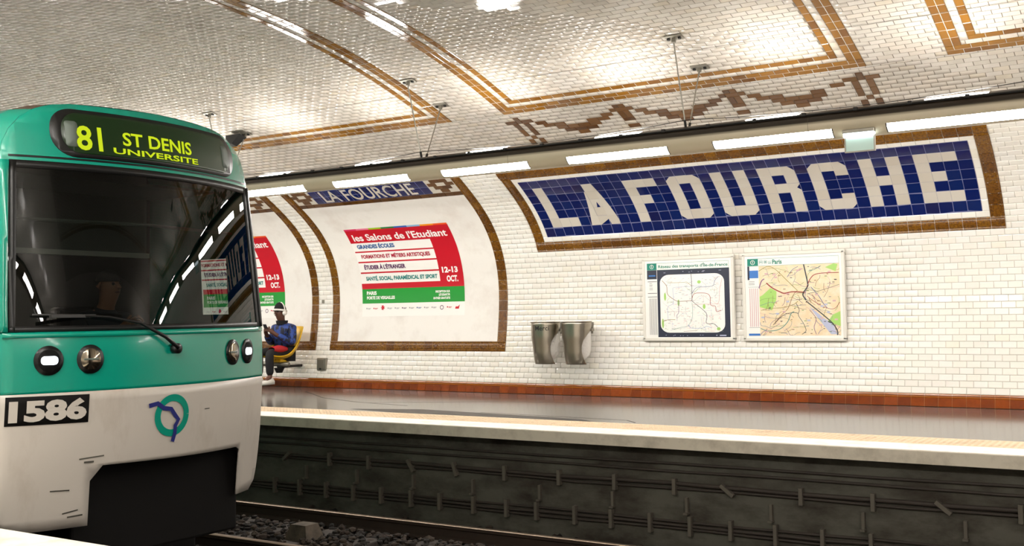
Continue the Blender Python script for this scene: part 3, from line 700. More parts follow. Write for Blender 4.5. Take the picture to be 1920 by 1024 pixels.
_mr.inputs[1].default_value = TZ_+.022; _mr.inputs[2].default_value = TZ_+.060
m_lampd = emitter('lamp_diffuser', LAMP_COL, LAMP_DOWN); m_lampu = emitter('uplight_diffuser', LAMP_COL, LAMP_UP)
LAMP_C = [1.545+1.6955*i for i in range(-9, 9)]; LAMP_L = 1.20
def light_tube(Yc, side, label):
    par = thing('light_tube', (1.5, Yc, TZ_-TR_), label, 'light fitting', 'fluorescent light tubes')
    ang = [-154, -112, -90, -68, -26, -10, 5, 20, 35, 50, 65, 80, 100, 115, 130, 145, 160, 175, 190, 206]
    def pt(x, a, r=TR_): return (x, Yc-side*r*math.cos(math.radians(a)), TZ_+r*math.sin(math.radians(a)))
    fine = []
    for a, b in zip(ang[:-1], ang[1:]):
        n = max(1, int(round((b-a)/8))); fine += [a+(b-a)*i/n for i in range(n)]
    fine.append(206)
    xs = [LAMP_C[0]-1.0]
    for c in LAMP_C: xs += [c-LAMP_L/2, c+LAMP_L/2]
    xs.append(LAMP_C[-1]+1.0); mb = MB(); V = [pt(x, a) for x in xs for a in fine]; nA = len(fine)
    for i in range(len(xs)-1):
        lamp = i % 2 == 1
        for j in range(nA-1):
            am = (fine[j]+fine[j+1])/2
            if lamp and (-68 < am < -26 or -154 < am < -112): continue
            q = (i*nA+j, i*nA+j+1, (i+1)*nA+j+1, (i+1)*nA+j); mb.f.append(q if side > 0 else q[::-1]); mb.m.append(0)
    mb.v = V; place('tube_body', mb.me('tube_body', m_tube, True), par)
    for c in LAMP_C:
        for lo, hi in ((-68, -26), (-154, -112)):
            mb = MB(); aa = np.linspace(lo-1, hi+1, 7)
            mb.grid([[pt(x, a, TR_-.006) for a in aa] for x in (c-LAMP_L/2-.002, c+LAMP_L/2+.002)]); place('lamp_diffuser', mb.me('lamp_diffuser', m_lampd, True), par)
            for x in (c-LAMP_L/2, c+LAMP_L/2):
                mb = MB(); mb.grid([[pt(x+dx, a, TR_+.0015) for a in aa] for dx in (-.006, .006)]); place('lamp_end_cap', mb.me('lamp_end_cap', m_dark, True), par)
        mb = MB(); aa = np.linspace(58, 122, 9); xx = np.linspace(-.27, .27, 9)
        mb.grid([[pt(c+x, a, TR_+.001+.005*math.sqrt(max(0, 1-(x/.27)**2))*math.sin(math.radians((a-58)/64*180))**.5) for a in aa] for x in xx]); place('uplight_diffuser', mb.me('uplight_diffuser', m_lampu, True), par)
    mb = MB(); mb.box(-.02, .02, -.02, .02, -.015, .02, bev=.006); kn = mb.me('cable_clip', m_dark)
    for x in np.arange(LAMP_C[0], LAMP_C[-1], .4895):
        if side < 0: break
        X = 1.841+round((x-1.841)/.4895)*.4895
        place('cable_clip', kn, par, loc=None, mtx=Matrix.Translation(Vector(pt(X, 42, TR_+.012))))
    mb = MB(); mb.tube([pt(x, 40, TR_+.010) for x in np.arange(LAMP_C[0], LAMP_C[-1], 1.0)], .011, 6); place('feed_cable', mb.me('feed_cable', m_dark), par)
    for X in (-2.82+3.4145*i+1.3 for i in range(-3, 5)):
        mb = MB(); mb.grid([[pt(X+dx, a, TR_+.001) for a in np.linspace(-90, 206, 30)] for dx in (-.0015, .0015)]); place('section_joint', mb.me('section_joint', m_pit), par)
    return par
light_tube(TY_, 1, 'beige light tube hung above the far platform under the zigzag frieze')
light_tube(2*AX-TY_, -1, 'beige light tube hung above the near platform behind the viewer')

def hanger(X, label):
    par = thing('tube_hanger', (X, TY_, TZ_+TR_), label, 'hanger', 'rod hangers of the light tube')
    ends = []
    for s in (6.01, 5.34):
        M = frame(X, s, .006); mb = MB(); mb.box(-.095, .095, -.05, .05, 0, .012, bev=.003, M=M); place('ceiling_plate', mb.me('ceiling_plate', m_galv), par)
        for dx in (-.06, .06): mb = MB(); mb.box(dx-.013, dx+.013, -.013, .013, .012, .028, M=M); place('bolt', mb.me('bolt', m_dark), par)
        mb = MB(); mb.box(-.02, .02, -.012, .012, .012, .06, M=M); place('lug', mb.me('lug', m_galv), par)
        ends.append(Vector(W(X, s, .06)))
    for e, y in zip(ends, (TY_-.04, TY_+.05)):
        b = Vector((X, y, TZ_+TR_*.97)); mb = MB(); mb.tube([e, e*.08+b*.92], .0075, 8); place('rod', mb.me('rod', m_galv), par)
        mb = MB(); mb.tube([e*.08+b*.92, b], .014, 8); place('turnbuckle', mb.me('turnbuckle', m_dark), par)
    return par
hanger(.60, 'pair of hanging rods left of the zigzag frieze'); hanger(4.0145, 'pair of hanging rods above the middle of the zigzag frieze')
hanger(-2.815, 'rod hanger partly hidden behind the train roof'); hanger(7.43, 'rod hanger just beyond the right picture edge')
hb_ = thing('ceiling_camera', W(-2.86, 5.40), 'dark angular housing under the ceiling beside the train roof', 'camera')
M_ = frame(-2.86, 5.40, .006); mb = MB(); mb.box(-.10, .10, -.06, .06, 0, .012, bev=.003, M=M_); place('ceiling_plate', mb.me('ceiling_plate', m_galv), hb_)
mb = MB(); mb.box(-.02, .02, -.02, .02, .012, .07, M=M_); place('stalk', mb.me('stalk', m_galv), hb_)
mb = MB(); P_ = [[(M_ @ Vector((x, y, z))) for x, y, z in ring] for ring in ([(-.20, -.07, .06), (.08, -.07, .06), (.08, .07, .06), (-.20, .07, .06)], [(-.18, -.05, .19), (-.06, -.05, .19), (-.06, .05, .19), (-.18, .05, .19)])]
mb.grid(P_, closed=True); mb.f += [(0, 1, 2, 3), (7, 6, 5, 4)]; mb.m += [0, 0]; place('housing', mb.me('housing', m_dark), hb_)
mb = MB(); pts = []
for X0, X1 in ((-2.815, .6), (.6, 4.0145), (4.0145, 7.43)):
    for t_ in np.linspace(0, 1, 13)[:-1]: pts.append((X0+(X1-X0)*t_, TY_+.02, TZ_+TR_+.075-.24*t_*(1-t_)))
pts.append((7.43, TY_+.02, TZ_+TR_+.075)); mb.tube(pts, .004, 6)
place('slack_wire', mb.me('slack_wire', m_dark), label='thin black wire sagging from hanger to hanger above the light tube', cat='wire')

# emergency light box under the tube
el = thing('emergency_light', (5.78, 3.95, 2.60), 'small glowing glass sign box under the light tube', 'emergency light')
m_emg = emitter('emergency_glow', (.80, .97, 1.0), 6.0); m_emg2 = mat('frosted_green_glass', (176, 196, 184), .3, emit=((190, 220, 210), .25))
mb = MB(); mb.box(5.635, 5.925, 3.90, 3.99, 2.785, 2.82, bev=.006); place('housing', mb.me('housing', m_galv), el)
mb = MB(); mb.box(5.64, 5.92, 3.905, 3.985, 2.745, 2.788, bev=.01); place('light_bar', mb.me('light_bar', m_emg), el)
mb = MB(); mb.box(5.655, 5.915, 3.938, 3.952, 2.615, 2.75, bev=.002); place('glass_panel', mb.me('glass_panel', m_emg2), el)
for a in ((5.645, 5.657, 2.617, 2.76), (5.913, 5.925, 2.617, 2.76), (5.645, 5.925, 2.606, 2.617)): mb = MB(); mb.box(a[0], a[1], 3.93, 3.96, a[2], a[3]); place('edge_rail', mb.me('edge_rail', m_galv), el)

# ------------------------------------------------------------------ maps on the wall
m_mframe = mat('white_enamel_frame', (228, 224, 214), .35); m_navy = mat('map_navy', (44, 48, 66), .4); m_tealp = mat('map_teal', (0, 130, 110), .4)
m_cream2 = mat('map_paper', (247, 244, 238), .4); m_sand = mat('map_sand', (236, 214, 176), .4, noise=(9, (240, 226, 200), .45, .65)); m_park = mat('map_park', (168, 212, 112), .4)
LN = {k: mat('map_line_'+k, c, .4) for k, c in dict(red=(160, 60, 56), teal=(72, 146, 136), blue=(84, 104, 150), olive=(150, 140, 70), purple=(126, 86, 130), grey=(150, 150, 150), dark=(64, 70, 76), pink=(216, 178, 178), lav=(186, 190, 214), brown=(140, 96, 66), green=(120, 160, 90), sky=(60, 120, 196)).items()}
YM = 7.115
def wall_map(x0, x1, z0, z1, label, kind):
    par = thing('wall_map', ((x0+x1)/2, YM+.05, z0), label, 'map', 'framed transit maps')
    mb = MB(); mb.box(x0, x1, YM, YM+.035, z0, z1); place('backing_board', mb.me('backing_board', m_cream2), par)
    for a in ((x0-.012, x1+.012, z1-.02, z1+.022), (x0-.005, x1+.005, z0-.016, z0+.022), (x0-.005, x0+.03, z0, z1), (x1-.03, x1+.005, z0, z1)):
        mb = MB(); mb.box(a[0], a[1], YM-.014, YM+.038, a[2], a[3], bev=.004); place('frame_bar', mb.me('frame_bar', m_mframe), par)
    w = x1-x0; h = z1-z0
    def fn(d_): return lambda u, v: (x0+u*w, YM-.001-d_*.0012, z0+v*h)
    def q(u0, u1, v0, v1, d_, mt, nm, poly=None):
        V, Fc = poly_panel(poly or [(u0, v0), (u1, v0), (u1, v1), (u0, v1)], fn(d_)); return place(nm, mesh(nm, V, Fc, mt), par)
    q(.045, .955, .03, .955, 1, m_paper, 'map_sheet')
    q(.05, .16, .865, .945, 2, m_tealp, 'header_square')
    printed('information_symbol', par, m_pw, [ribbon([(.105+.020*math.cos(t_), .905+.024*math.sin(t_)) for t_ in np.linspace(0, 2*PI, 25)], .005, fn(3)), poly_panel([(.102, .893), (.108, .893), (.108, .910), (.102, .910)], fn(3)), poly_panel(disc(.105, .917, .004, .005, 8), fn(3))])
    printed('header_rule', par, m_tealp, [ribbon([(.05, .947), (.95, .947)], .003, fn(2)), ribbon([(.05, .862), (.95, .862)], .003, fn(2)), ribbon([(.95, .862), (.95, .947)], .002, fn(2))])
    def line(pts, c, wd=.006, d_=4, curve=True):
        if curve and len(pts) > 2:
            out = []
            for i in range(len(pts)-1):
                p0 = pts[max(i-1, 0)]; p1 = pts[i]; p2 = pts[i+1]; p3 = pts[min(i+2, len(pts)-1)]
                for t_ in np.linspace(0, 1, 7)[:-1]:
                    out.append(tuple(.5*((2*b)+(c_-a)*t_+(2*a-5*b+4*c_-d2)*t_**2+(-a+3*b-3*c_+d2)*t_**3) for a, b, c_, d2 in zip(p0, p1, p2, p3)))
            pts = out+[pts[-1]]
        return ribbon(pts, wd*(.75 if kind == 1 else 1.0), fn(d_)), c
    L = []
    R_ = random.Random(3 if kind == 1 else 11)
    if kind == 1:
        printed('header_text', par, m_tealp, [text_shape("Réseau des transports d'Île-de-France", .18, .94, .874, .932, fn(3), .02)])
        q(.05, .16, .75, .862, 2, m_navy, 'legend_box'); q(.165, .955, .03, .862, 2, m_navy, 'map_border')
        V, Fc = poly_panel(rrect(.195, .90, .085, .80, .10), fn(3)); place('map_field', mesh('map_field', V, Fc, m_cream2), par)
        q(.07, .145, .785, .80, 3, LN['sky'], 'legend_mark')
        printed('legend_rule', par, m_navy, [ribbon([(.055, v), (.16, v)], .006, fn(2)) for v in (.72, .575, .53)])
        for u in (.075, .09, .105, .12, .135, .15): L.append((ribbon([(u, .06), (u, .51)], .006, fn(2)), 'grey'))
        for v in (.70, .68, .665, .64, .62): L.append((ribbon([(.075, v), (.10+R_.uniform(0, .02), v)], .006, fn(2)), 'grey'))
        wl = .72
        P = lambda *a: [(x, y) for x, y in a]
        L += [line(P((.22, .73), (.27, .66), (.28, .56), (.34, .50), (.40, .47), (.545, .475)), 'brown', .007), line(P((.545, .80), (.55, .66), (.55, .50), (.56, .46), (.70, .32), (.70, .20), (.78, .19), (.82, .15)), 'dark', .007),
              line(P((.55, .56), (.60, .63), (.70, .64), (.78, .65), (.80, .71), (.84, .76)), 'blue', .006), line(P((.55, .50), (.58, .56), (.70, .56), (.745, .52), (.75, .42), (.80, .40), (.81, .34), (.86, .35)), 'red', .007),
              line(P((.55, .42), (.65, .43), (.80, .43), (.84, .46), (.85, .60), (.88, .74)), 'pink', .006), line(P((.40, .47), (.40, .34), (.38, .30), (.38, .26)), 'purple', .006), line(P((.22, .22), (.28, .245), (.36, .245)), 'olive', .007),
              line(P((.28, .70), (.45, .70), (.50, .70), (.55, .65)), 'olive', .005), line(P((.55, .45), (.55, .28), (.50, .17), (.42, .15), (.32, .12)), 'teal', .004), line(P((.34, .62), (.36, .64), (.55, .65), (.66, .65)), 'lav', .006), line(P((.34, .62), (.34, .45), (.28, .40), (.28, .25)), 'lav', .006),
              line(P((.50, .18), (.54, .14), (.66, .14), (.70, .16), (.76, .14)), 'sky', .004), line(P((.45, .10), (.60, .11)), 'brown', .004)]
        for i in range(70):
            x = .24+R_.random()*.6; y = .12+R_.random()*.62; pts = [(x, y)]
            for k in range(R_.randint(1, 4)):
                a = R_.choice([0, PI/2, PI, -PI/2, PI/4, -PI/4]); l = R_.uniform(.02, .09); x = min(.88, max(.21, x+l*math.cos(a))); y = min(.78, max(.10, y+l*math.sin(a))); pts.append((x, y))
            L.append(line(pts, R_.choice(['pink', 'lav', 'grey', 'pink', 'lav', 'green', 'grey']), .0028, 3.5, False))
        for i in range(150):
            x = .23+R_.random()*.62; y = .11+R_.random()*.66; L.append((ribbon([(x, y), (x+R_.uniform(.01, .03), y)], .004, fn(3.6)), R_.choice(['grey', 'pink', 'lav'])))
        for u, v, a, b in ((.63, .70, .02, .02), (.68, .40, .015, .03), (.25, .53, .012, .05), (.22, .20, .012, .06), (.83, .13, .02, .02), (.40, .45, .012, .04)):
            V, Fc = poly_panel(disc(u, v, a, b, 12), fn(3.2)); place('park_area', mesh('park_area', V, Fc, m_park), par)
        for i in range(24):
            u = R_.uniform(.2, .93); v = R_.choice([.825, .835, .055, .048]); L.append((ribbon([(u, v), (u+.012, v)], .005, fn(3)), 'lav'))
        L.append((ribbon([(.84, .05), (.91, .05)], .014, fn(3)), 'lav'))
    else:
        printed('header_text', par, m_tealp, [text_shape('Paris', .305, .40, .878, .932, fn(3), .03)])
        printed('network_symbols', par, LN['teal'], [ribbon(rrect(.175, .205, .884, .928, .008), .003, fn(3)), ribbon([(.235+.016*math.cos(t_), .906+.021*math.sin(t_)) for t_ in np.linspace(0, 2*PI, 22)], .003, fn(3)), text_shape('M', .227, .243, .895, .917, fn(3), .02), text_shape('RER', .178, .203, .898, .914, fn(3), .02), ribbon([(.262, .892), (.295, .892)], .008, fn(3)), ribbon([(.262, .912), (.295, .912)], .004, fn(3))])
        q(.165, .955, .045, .862, 2, m_sand, 'map_field'); q(.05, .07, .70, .86, 3, m_navy, 'legend_box'); q(.07, .16, .72, .81, 3, LN['sky'], 'legend_picture'); q(.05, .165, .045, .07, 3, LN['sky'], 'legend_strip')
        for u in (.07, .09, .11, .13, .15): L.append((ribbon([(u, .15), (u, .60)], .008, fn(2)), 'pink'))
        for v in (.68, .66, .645): L.append((ribbon([(.06, v), (.12, v)], .006, fn(2)), 'grey'))
        for v in (.615, .14): L.append((ribbon([(.055, v), (.165, v)], .004, fn(2)), 'grey'))
        q(0, 0, 0, 0, 3, m_park, 'park_area', [(.168, .38), (.29, .34), (.335, .46), (.34, .56), (.28, .60), (.20, .52), (.168, .50)]); q(0, 0, 0, 0, 3, m_park, 'park_area', [(.83, .20), (.953, .15), (.953, .32), (.88, .28)]); q(0, 0, 0, 0, 3, m_park, 'park_area', [(.82, .82), (.92, .77), (.94, .85), (.90, .86)])
        q(0, 0, 0, 0, 3, LN['lav'], 'water_area', [(.80, .15), (.86, .06), (.92, .06), (.88, .18), (.80, .24), (.70, .34), (.66, .38), (.69, .32)])
        P = lambda *a: [(x, y) for x, y in a]
        L += [line(P((.615, .862), (.635, .74), (.65, .64), (.645, .60), (.60, .52), (.63, .45)), 'dark', .012), line(P((.63, .44), (.70, .37), (.80, .27), (.88, .18), (.92, .10), (.92, .05)), 'dark', .011), line(P((.64, .60), (.68, .70), (.75, .75), (.95, .755)), 'red', .008),
              line(P((.24, .66), (.30, .60), (.38, .55), (.42, .535), (.50, .55), (.62, .54)), 'red', .012), line(P((.165, .60), (.19, .68), (.22, .71)), 'purple', .010), line(P((.17, .13), (.25, .10), (.36, .12), (.44, .20), (.48, .30), (.51, .32)), 'teal', .007), line(P((.165, .80), (.25, .85), (.33, .82), (.45, .68), (.55, .56)), 'olive', .006),
              line(P((.18, .34), (.25, .36), (.40, .37), (.50, .40), (.55, .44)), 'olive', .005), line(P((.54, .56), (.50, .50), (.45, .36), (.38, .28), (.30, .17)), 'brown', .005), line(P((.95, .42), (.90, .35), (.82, .36), (.70, .44), (.64, .50)), 'red', .005), line(P((.68, .60), (.75, .50), (.80, .40), (.83, .36)), 'blue', .006),
              line(P((.53, .42), (.56, .34), (.55, .28), (.60, .18), (.62, .10), (.58, .06)), 'dark', .005), line(P((.30, .17), (.40, .28), (.50, .31), (.55, .30)), 'dark', .006), line(P((.72, .06), (.70, .14), (.72, .24), (.66, .34)), 'purple', .005), line(P((.45, .72), (.50, .80), (.56, .84)), 'blue', .005), line(P((.66, .78), (.72, .80), (.78, .84)), 'teal', .005), line(P((.64, .52), (.78, .56), (.95, .62)), 'dark', .004)]
        for i in range(95):
            x = .18+R_.random()*.75; y = .06+R_.random()*.78; a = R_.uniform(0, 2*PI); pts = [(x, y)]
            for k in range(R_.randint(2, 5)):
                a += R_.uniform(-.5, .5); x = min(.95, max(.17, x+.035*math.cos(a))); y = min(.855, max(.05, y+.035*math.sin(a))); pts.append((x, y))
            L.append(line(pts, R_.choice(['olive', 'brown', 'purple', 'grey', 'green', 'blue', 'pink']), .0035, 3.5))
        for i in range(70):
            x = .18+R_.random()*.74; y = .06+R_.random()*.78; L.append((ribbon([(x, y), (x+R_.uniform(.012, .028), y)], .007, fn(4.4)), R_.choice(['dark', 'green', 'grey', 'brown'])))
        for i in range(22):
            x = .18+R_.random()*.72; y = .06+R_.random()*.78; V, Fc = poly_panel([(x, y), (x+.03, y), (x+.03, y+.018), (x, y+.018)], fn(4.2)); L.append(((V, Fc), 'pink' if i % 3 else 'lav'))
    by = {}
    for g, c in L: by.setdefault(c, []).append(g)
    for c, gs in by.items(): printed('printed_lines', par, LN[c], gs)['kind'] = 'stuff'
    return par
wall_map(1.985, 3.285, .775, 1.862, 'regional transit network map with dark border, in white frame', 1)
wall_map(3.410, 4.712, .775, 1.866, 'sand coloured Paris street and metro map in white frame', 2)

# ------------------------------------------------------------------ waste bins
m_bag = mat('translucent_bag', (236, 232, 226), .25, trans=.25, bump=(30, .4, .02))
def bin_(X, text, label):
    yc = 6.80; par = thing('waste_bin', (X, yc, .45), label, 'bin', 'steel bag bins')
    def rad(z): return float(np.interp(z, [.445, .50, .60, .72, .82, 1.03], [.160, .170, .176, .186, .200, .205]))
    def yo(z): return float(np.interp(z, [.445, .60, .82, 1.03], [.012, -.006, -.004, 0]))
    def ext(z): return float(np.interp(z, [.445, .48, .55, .62, .70, .78, .85, .90, .925, .928, 1.03], [82, 70, 58, 52, 51, 58, 74, 96, 125, 180, 180]))
    zs = np.concatenate([np.linspace(.447, .92, 26), [.926, .96, 1.0, 1.03]]); mb = MB(); rows = []
    def pt(th, z, k=1.0): th = math.radians(th); return (X+rad(z)*k*math.sin(th), yc+yo(z)-rad(z)*k*math.cos(th), z)
    for z in zs: rows.append([pt(th, z) for th in np.linspace(-ext(z), ext(z), 41)])
    mb.grid(rows); o = place('steel_shell', mb.me('steel_shell', m_steel, True), par); md = o.modifiers.new('thickness', 'SOLIDIFY'); md.thickness = .005; md.offset = -1
    mb = MB(); mb.tube([pt(th, 1.03, 1.02) for th in np.linspace(0, 360, 33)], .008, 6, caps=False); place('rim', mb.me('rim', m_steel, True), par)
    mb = MB(); mb.grid([[pt(th, 1.034, k) for th in np.linspace(0, 360, 33)] for k in (1.0, .82)]); mb.grid([[pt(th, 1.034-.05*(1-k), .82*k) for th in np.linspace(0, 360, 33)] for k in (1., .5, .02)]); place('lid', mb.me('lid', m_galv, True), par)
    mb = MB(); rows = []
    for z, r_ in zip([1.0, .93, .85, .75, .65, .58, .52, .49], [.17, .172, .176, .178, .168, .15, .10, .01]):
        rows.append([(X+r_*math.sin(t_)*(1+.04*math.sin(5*t_+z*9)), yc+.055-r_*math.cos(t_)*(1+.04*math.cos(4*t_+z*7)), z) for t_ in np.linspace(0, 2*PI, 25)[:-1]])
    mb.grid(rows, closed=True); place('plastic_bag', mb.me('plastic_bag', m_bag, True), par)
    mb = MB(); mb.box(X-.03, X+.03, yc+.19, 7.19, .96, 1.0); mb.box(X-.06, X+.06, 7.155, 7.185, .86, 1.02); mb.box(X+.17, X+.21, yc+.05, yc+.12, .90, .935); place('wall_bracket', mb.me('wall_bracket', m_galv), par)
    if text:
        printed('lettering', par, m_dark, [text_shape('Merci', -14, 44, .915, .980, lambda u, v: pt(u, v, 1.008), .015)])
    return par
bin_(.615, True, 'steel bag bin marked Merci, nearer the poster'); bin_(1.112, False, 'unmarked steel bag bin, nearer the maps')

# small boxes on the wall
mb = MB(); mb.box(-3.945, -3.755, 7.035, 7.13, .275, .478, bev=.01); mb.box(-3.925, -3.775, 7.022, 7.037, .30, .458, bev=.006)
bx = thing('junction_box', (-3.85, 7.05, .275), 'square grey metal box low on the wall beside the seat', 'box'); place('box_body', mb.me('box_body', m_galv), bx)
mb = MB(); mb.tube([(-3.85, 7.012, .30), (-3.85, 7.024, .30)], .018, 12); place('lock', mb.me('lock', m_dark), bx)
mb = MB(); mb.box(-3.972, -3.924, 7.195, 7.235, 1.38, 1.435, bev=.004); mb.box(-3.960, -3.936, 7.19, 7.197, 1.395, 1.42)
place('sensor_plate', mb.me('sensor_plate', m_galv), label='tiny grey plate between the two advertising panels', cat='plate')

# ------------------------------------------------------------------ seat and seated person
m_yel = mat('yellow_seat_shell', (236, 186, 8), .3)
seat = thing('bucket_seat', (-4.36, 6.7, .38), 'yellow bucket seat on a grey beam with a person in it', 'seat')
prf = [(6.30, .545), (6.38, .515), (6.50, .490), (6.64, .485), (6.76, .52), (6.85, .60), (6.91, .72), (6.95, .85), (6.98, .97), (6.995, 1.01)]
rows = []
for (y, z), wd, lift in zip(prf, [.19, .22, .245, .255, .26, .262, .258, .245, .21, .15], [.02, .05, .09, .13, .16, .17, .15, .11, .05, .0]):
    row = []
    for u in np.linspace(-1, 1, 15):
        L_ = lift*abs(u)**3; row.append((-4.36+u*wd, y-L_*.85, z+L_*.55))
    rows.append(row)
mb = MB(); mb.grid(rows); o = place('seat_shell', mb.me('seat_shell', m_yel, True), seat); md = o.modifiers.new('t', 'SOLIDIFY'); md.thickness = .018; md = o.modifiers.new('s', 'SUBSURF'); md.levels = 1; md.render_levels = 1
mb = MB(); mb.box(-4.46, -4.26, 6.52, 6.74, .425, .475, bev=.01); place('seat_foot', mb.me('seat_foot', m_yel), seat)
mb = MB(); mb.tube([(-7.2, 6.63, .39), (-4.18, 6.63, .39)], .038, 14); place('support_beam', mb.me('support_beam', m_galv, True), seat)
mb = MB(); mb.box(-4.42, -4.30, 6.60, 7.10, .33, .37, bev=.01); mb.tube([(-4.36, 6.60, .33), (-4.36, 6.60, .25)], [.09, .05], 12); place('wall_arm', mb.me('wall_arm', m_dark), seat)

def skinned(name, V, E, R_, mt, parent=None, root=0, sub=2, **kw):
    me = bpy.data.meshes.new(name); me.from_pydata(V, E, []); me.materials.append(mt)
    o = place(name, me, parent, **kw)
    md = o.modifiers.new('skin', 'SKIN'); md.use_smooth_shade = True
    lay = me.skin_vertices[0] if me.skin_vertices else None
    if lay is None:
        me.attributes.new('skin', 'FLOAT', 'POINT')
    for i, r_ in enumerate(R_):
        lay.data[i].radius = r_ if isinstance(r_, tuple) else (r_, r_); lay.data[i].use_root = (i == root)
    s = o.modifiers.new('sub', 'SUBSURF'); s.levels = sub; s.render_levels = sub
    return o
def skin_obj(name, V, E, R_, mt, parent=None, root=0, sub=2, **kw):
    me = bpy.data.meshes.new(name); me.from_pydata(V, E, []); me.materials.append(mt)
    bm = bmesh.new(); bm.from_mesh(me); ly = bm.verts.layers.skin.verify()
    bm.verts.ensure_lookup_table()
    for i, v in enumerate(bm.verts):
        r_ = R_[i]; v[ly].radius = r_ if isinstance(r_, tuple) else (r_, r_); v[ly].use_root = (i == root)
    bm.to_mesh(me); bm.free()
    o = place(name, me, parent, **kw)
    md = o.modifiers.new('skin', 'SKIN'); md.use_smooth_shade = True; md.use_x_symmetry = False
    s = o.modifiers.new('sub', 'SUBSURF'); s.levels = sub; s.render_levels = sub
    return o
m_skin = mat('brown_skin', (92, 58, 42), .5); m_jack = mat('blue_black_checked_jacket', (34, 66, 142), .65, noise=((16, 16, 13), (14, 18, 40), .47, .53)); m_black = mat('black_cloth', (20, 19, 22), .85)
m_hat = mat('black_knit', (16, 16, 18), .9, bump=(120, .5, .01)); m_pad = mat('white_plastic', (232, 228, 220), .35); m_redc = mat('red_cloth', (170, 22, 30), .7)
px, py = -4.36, 6.70
def person(loc, label, cat, skin_m, jack_m, trou_m, hat=True, kind='seat'):
    """seated figure facing -Y, hips at loc; returned Empty carries body and clothes."""
    X, Y, Z = loc; par = thing('person', (X, Y, Z-.45 if kind == 'seat' else Z), label, cat)
    V = [(X, Y, Z+.10), (X, Y+.02, Z+.28), (X, Y+.005, Z+.40), (X, Y-.03, Z+.50), (X, Y-.06, Z+.575), (X, Y-.085, Z+.66), (X, Y-.085, Z+.745)]
    E = [(i, i+1) for i in range(6)]; R_ = [(.15, .11), (.15, .105), (.13, .09), (.055, .055), (.062, .068), (.080, .098), (.066, .080)]
    sh = []
    for s in (-1, 1):
        n = len(V); V += [(X+s*.17, Y+.01, Z+.42), (X+s*.225, Y-.04, Z+.17), (X+s*.10, Y-.29, Z+.33), (X+s*.055, Y-.35, Z+.385)]
        E += [(2, n), (n, n+1), (n+1, n+2), (n+2, n+3)]; R_ += [.062, .048, .034, .036]; sh.append(n+3)
        hx, hy, hz = V[n+3]
        for k in range(4):          # fingers curling round the phone
            m = len(V); o_ = (k-1.5)*.019; V += [(hx-s*.012, hy-.030, hz+.02+o_), (hx-s*.04, hy-.045, hz+.03+o_), (hx-s*.058, hy-.036, hz+.032+o_)]
            E += [(n+3, m), (m, m+1), (m+1, m+2)]; R_ += [.0095, .0088, .007]
        m = len(V); V += [(hx+s*.0, hy-.012, hz+.052), (hx-s*.03, hy-.012, hz+.075)]; E += [(n+3, m), (m, m+1)]; R_ += [.0105, .009]
    for s in (-1, 1):
        n = len(V); V += [(X+s*.095, Y-.02, Z), (X+s*.115, Y-.44, Z+.03), (X+s*.115, Y-.42, Z-.36), (X+s*.12, Y-.54, Z-.42)]
        E += [(0, n), (n, n+1), (n+1, n+2), (n+2, n+3)]; R_ += [.095, .062, .042, .038]
    skin_obj('body', V, E, R_, skin_m, par, 0)
    # nose, lips, eyes, ears on the head (faces -Y)
    hc = Vector((X, Y-.085, Z+.675))
    mb = MB(); mb.tube([hc+Vector((0, -.088, .02)), hc+Vector((0, -.108, -.012)), hc+Vector((0, -.094, -.02))], [.009, .016, .008], 8); place('nose', mb.me('nose', skin_m, True), par)
    mb = MB(); mb.tube([hc+Vector((-.024, -.086, -.045)), hc+Vector((0, -.096, -.043)), hc+Vector((.024, -.086, -.045))], [.003, .007, .003], 6); place('mouth', mb.me('mouth', m_redc if False else mat('lips', (96, 48, 44), .5), True), par)
    for s in (-1, 1):
        mb = MB(); mb.tube([hc+Vector((s*.03, -.076, .018)), hc+Vector((s*.03, -.094, .018))], [.013, .004], 8); place('eye', mb.me('eye', mat('eye', (30, 24, 22), .3), True), par)
        mb = MB(); mb.tube([hc+Vector((s*.074, .01, .03)), hc+Vector((s*.088, .02, .0)), hc+Vector((s*.076, .012, -.03))], [.008, .016, .007], 8); place('ear', mb.me('ear', skin_m, True), par)
    V = [(X, Y-.005, Z+.04), (X, Y+.015, Z+.16), (X, Y+.02, Z+.30), (X, Y+.0, Z+.42), (X, Y-.025, Z+.485), (X, Y-.04, Z+.53)]; E = [(i, i+1) for i in range(5)]; R_ = [(.185, .145), (.19, .15), (.19, .145), (.15, .115), (.085, .085), (.088, .088)]
    for s in (-1, 1):
        n = len(V); V += [(X+s*.18, Y+.005, Z+.415), (X+s*.245, Y-.035, Z+.17), (X+s*.12, Y-.265, Z+.315)]; E += [(3, n), (n, n+1), (n+1, n+2)]; R_ += [.088, .072, .052]
    skin_obj('jacket', V, E, R_, jack_m, par, 0)
    V = [(X, Y+.02, Z+.04)]; E = []; R_ = [(.165, .13)]
    for s in (-1, 1):
        n = len(V); V += [(X+s*.10, Y-.06, Z+.01), (X+s*.118, Y-.44, Z+.035), (X+s*.118, Y-.425, Z-.34)]; E += [(0, n), (n, n+1), (n+1, n+2)]; R_ += [.108, .080, .062]
    skin_obj('trousers', V, E, R_, trou_m, par, 0)
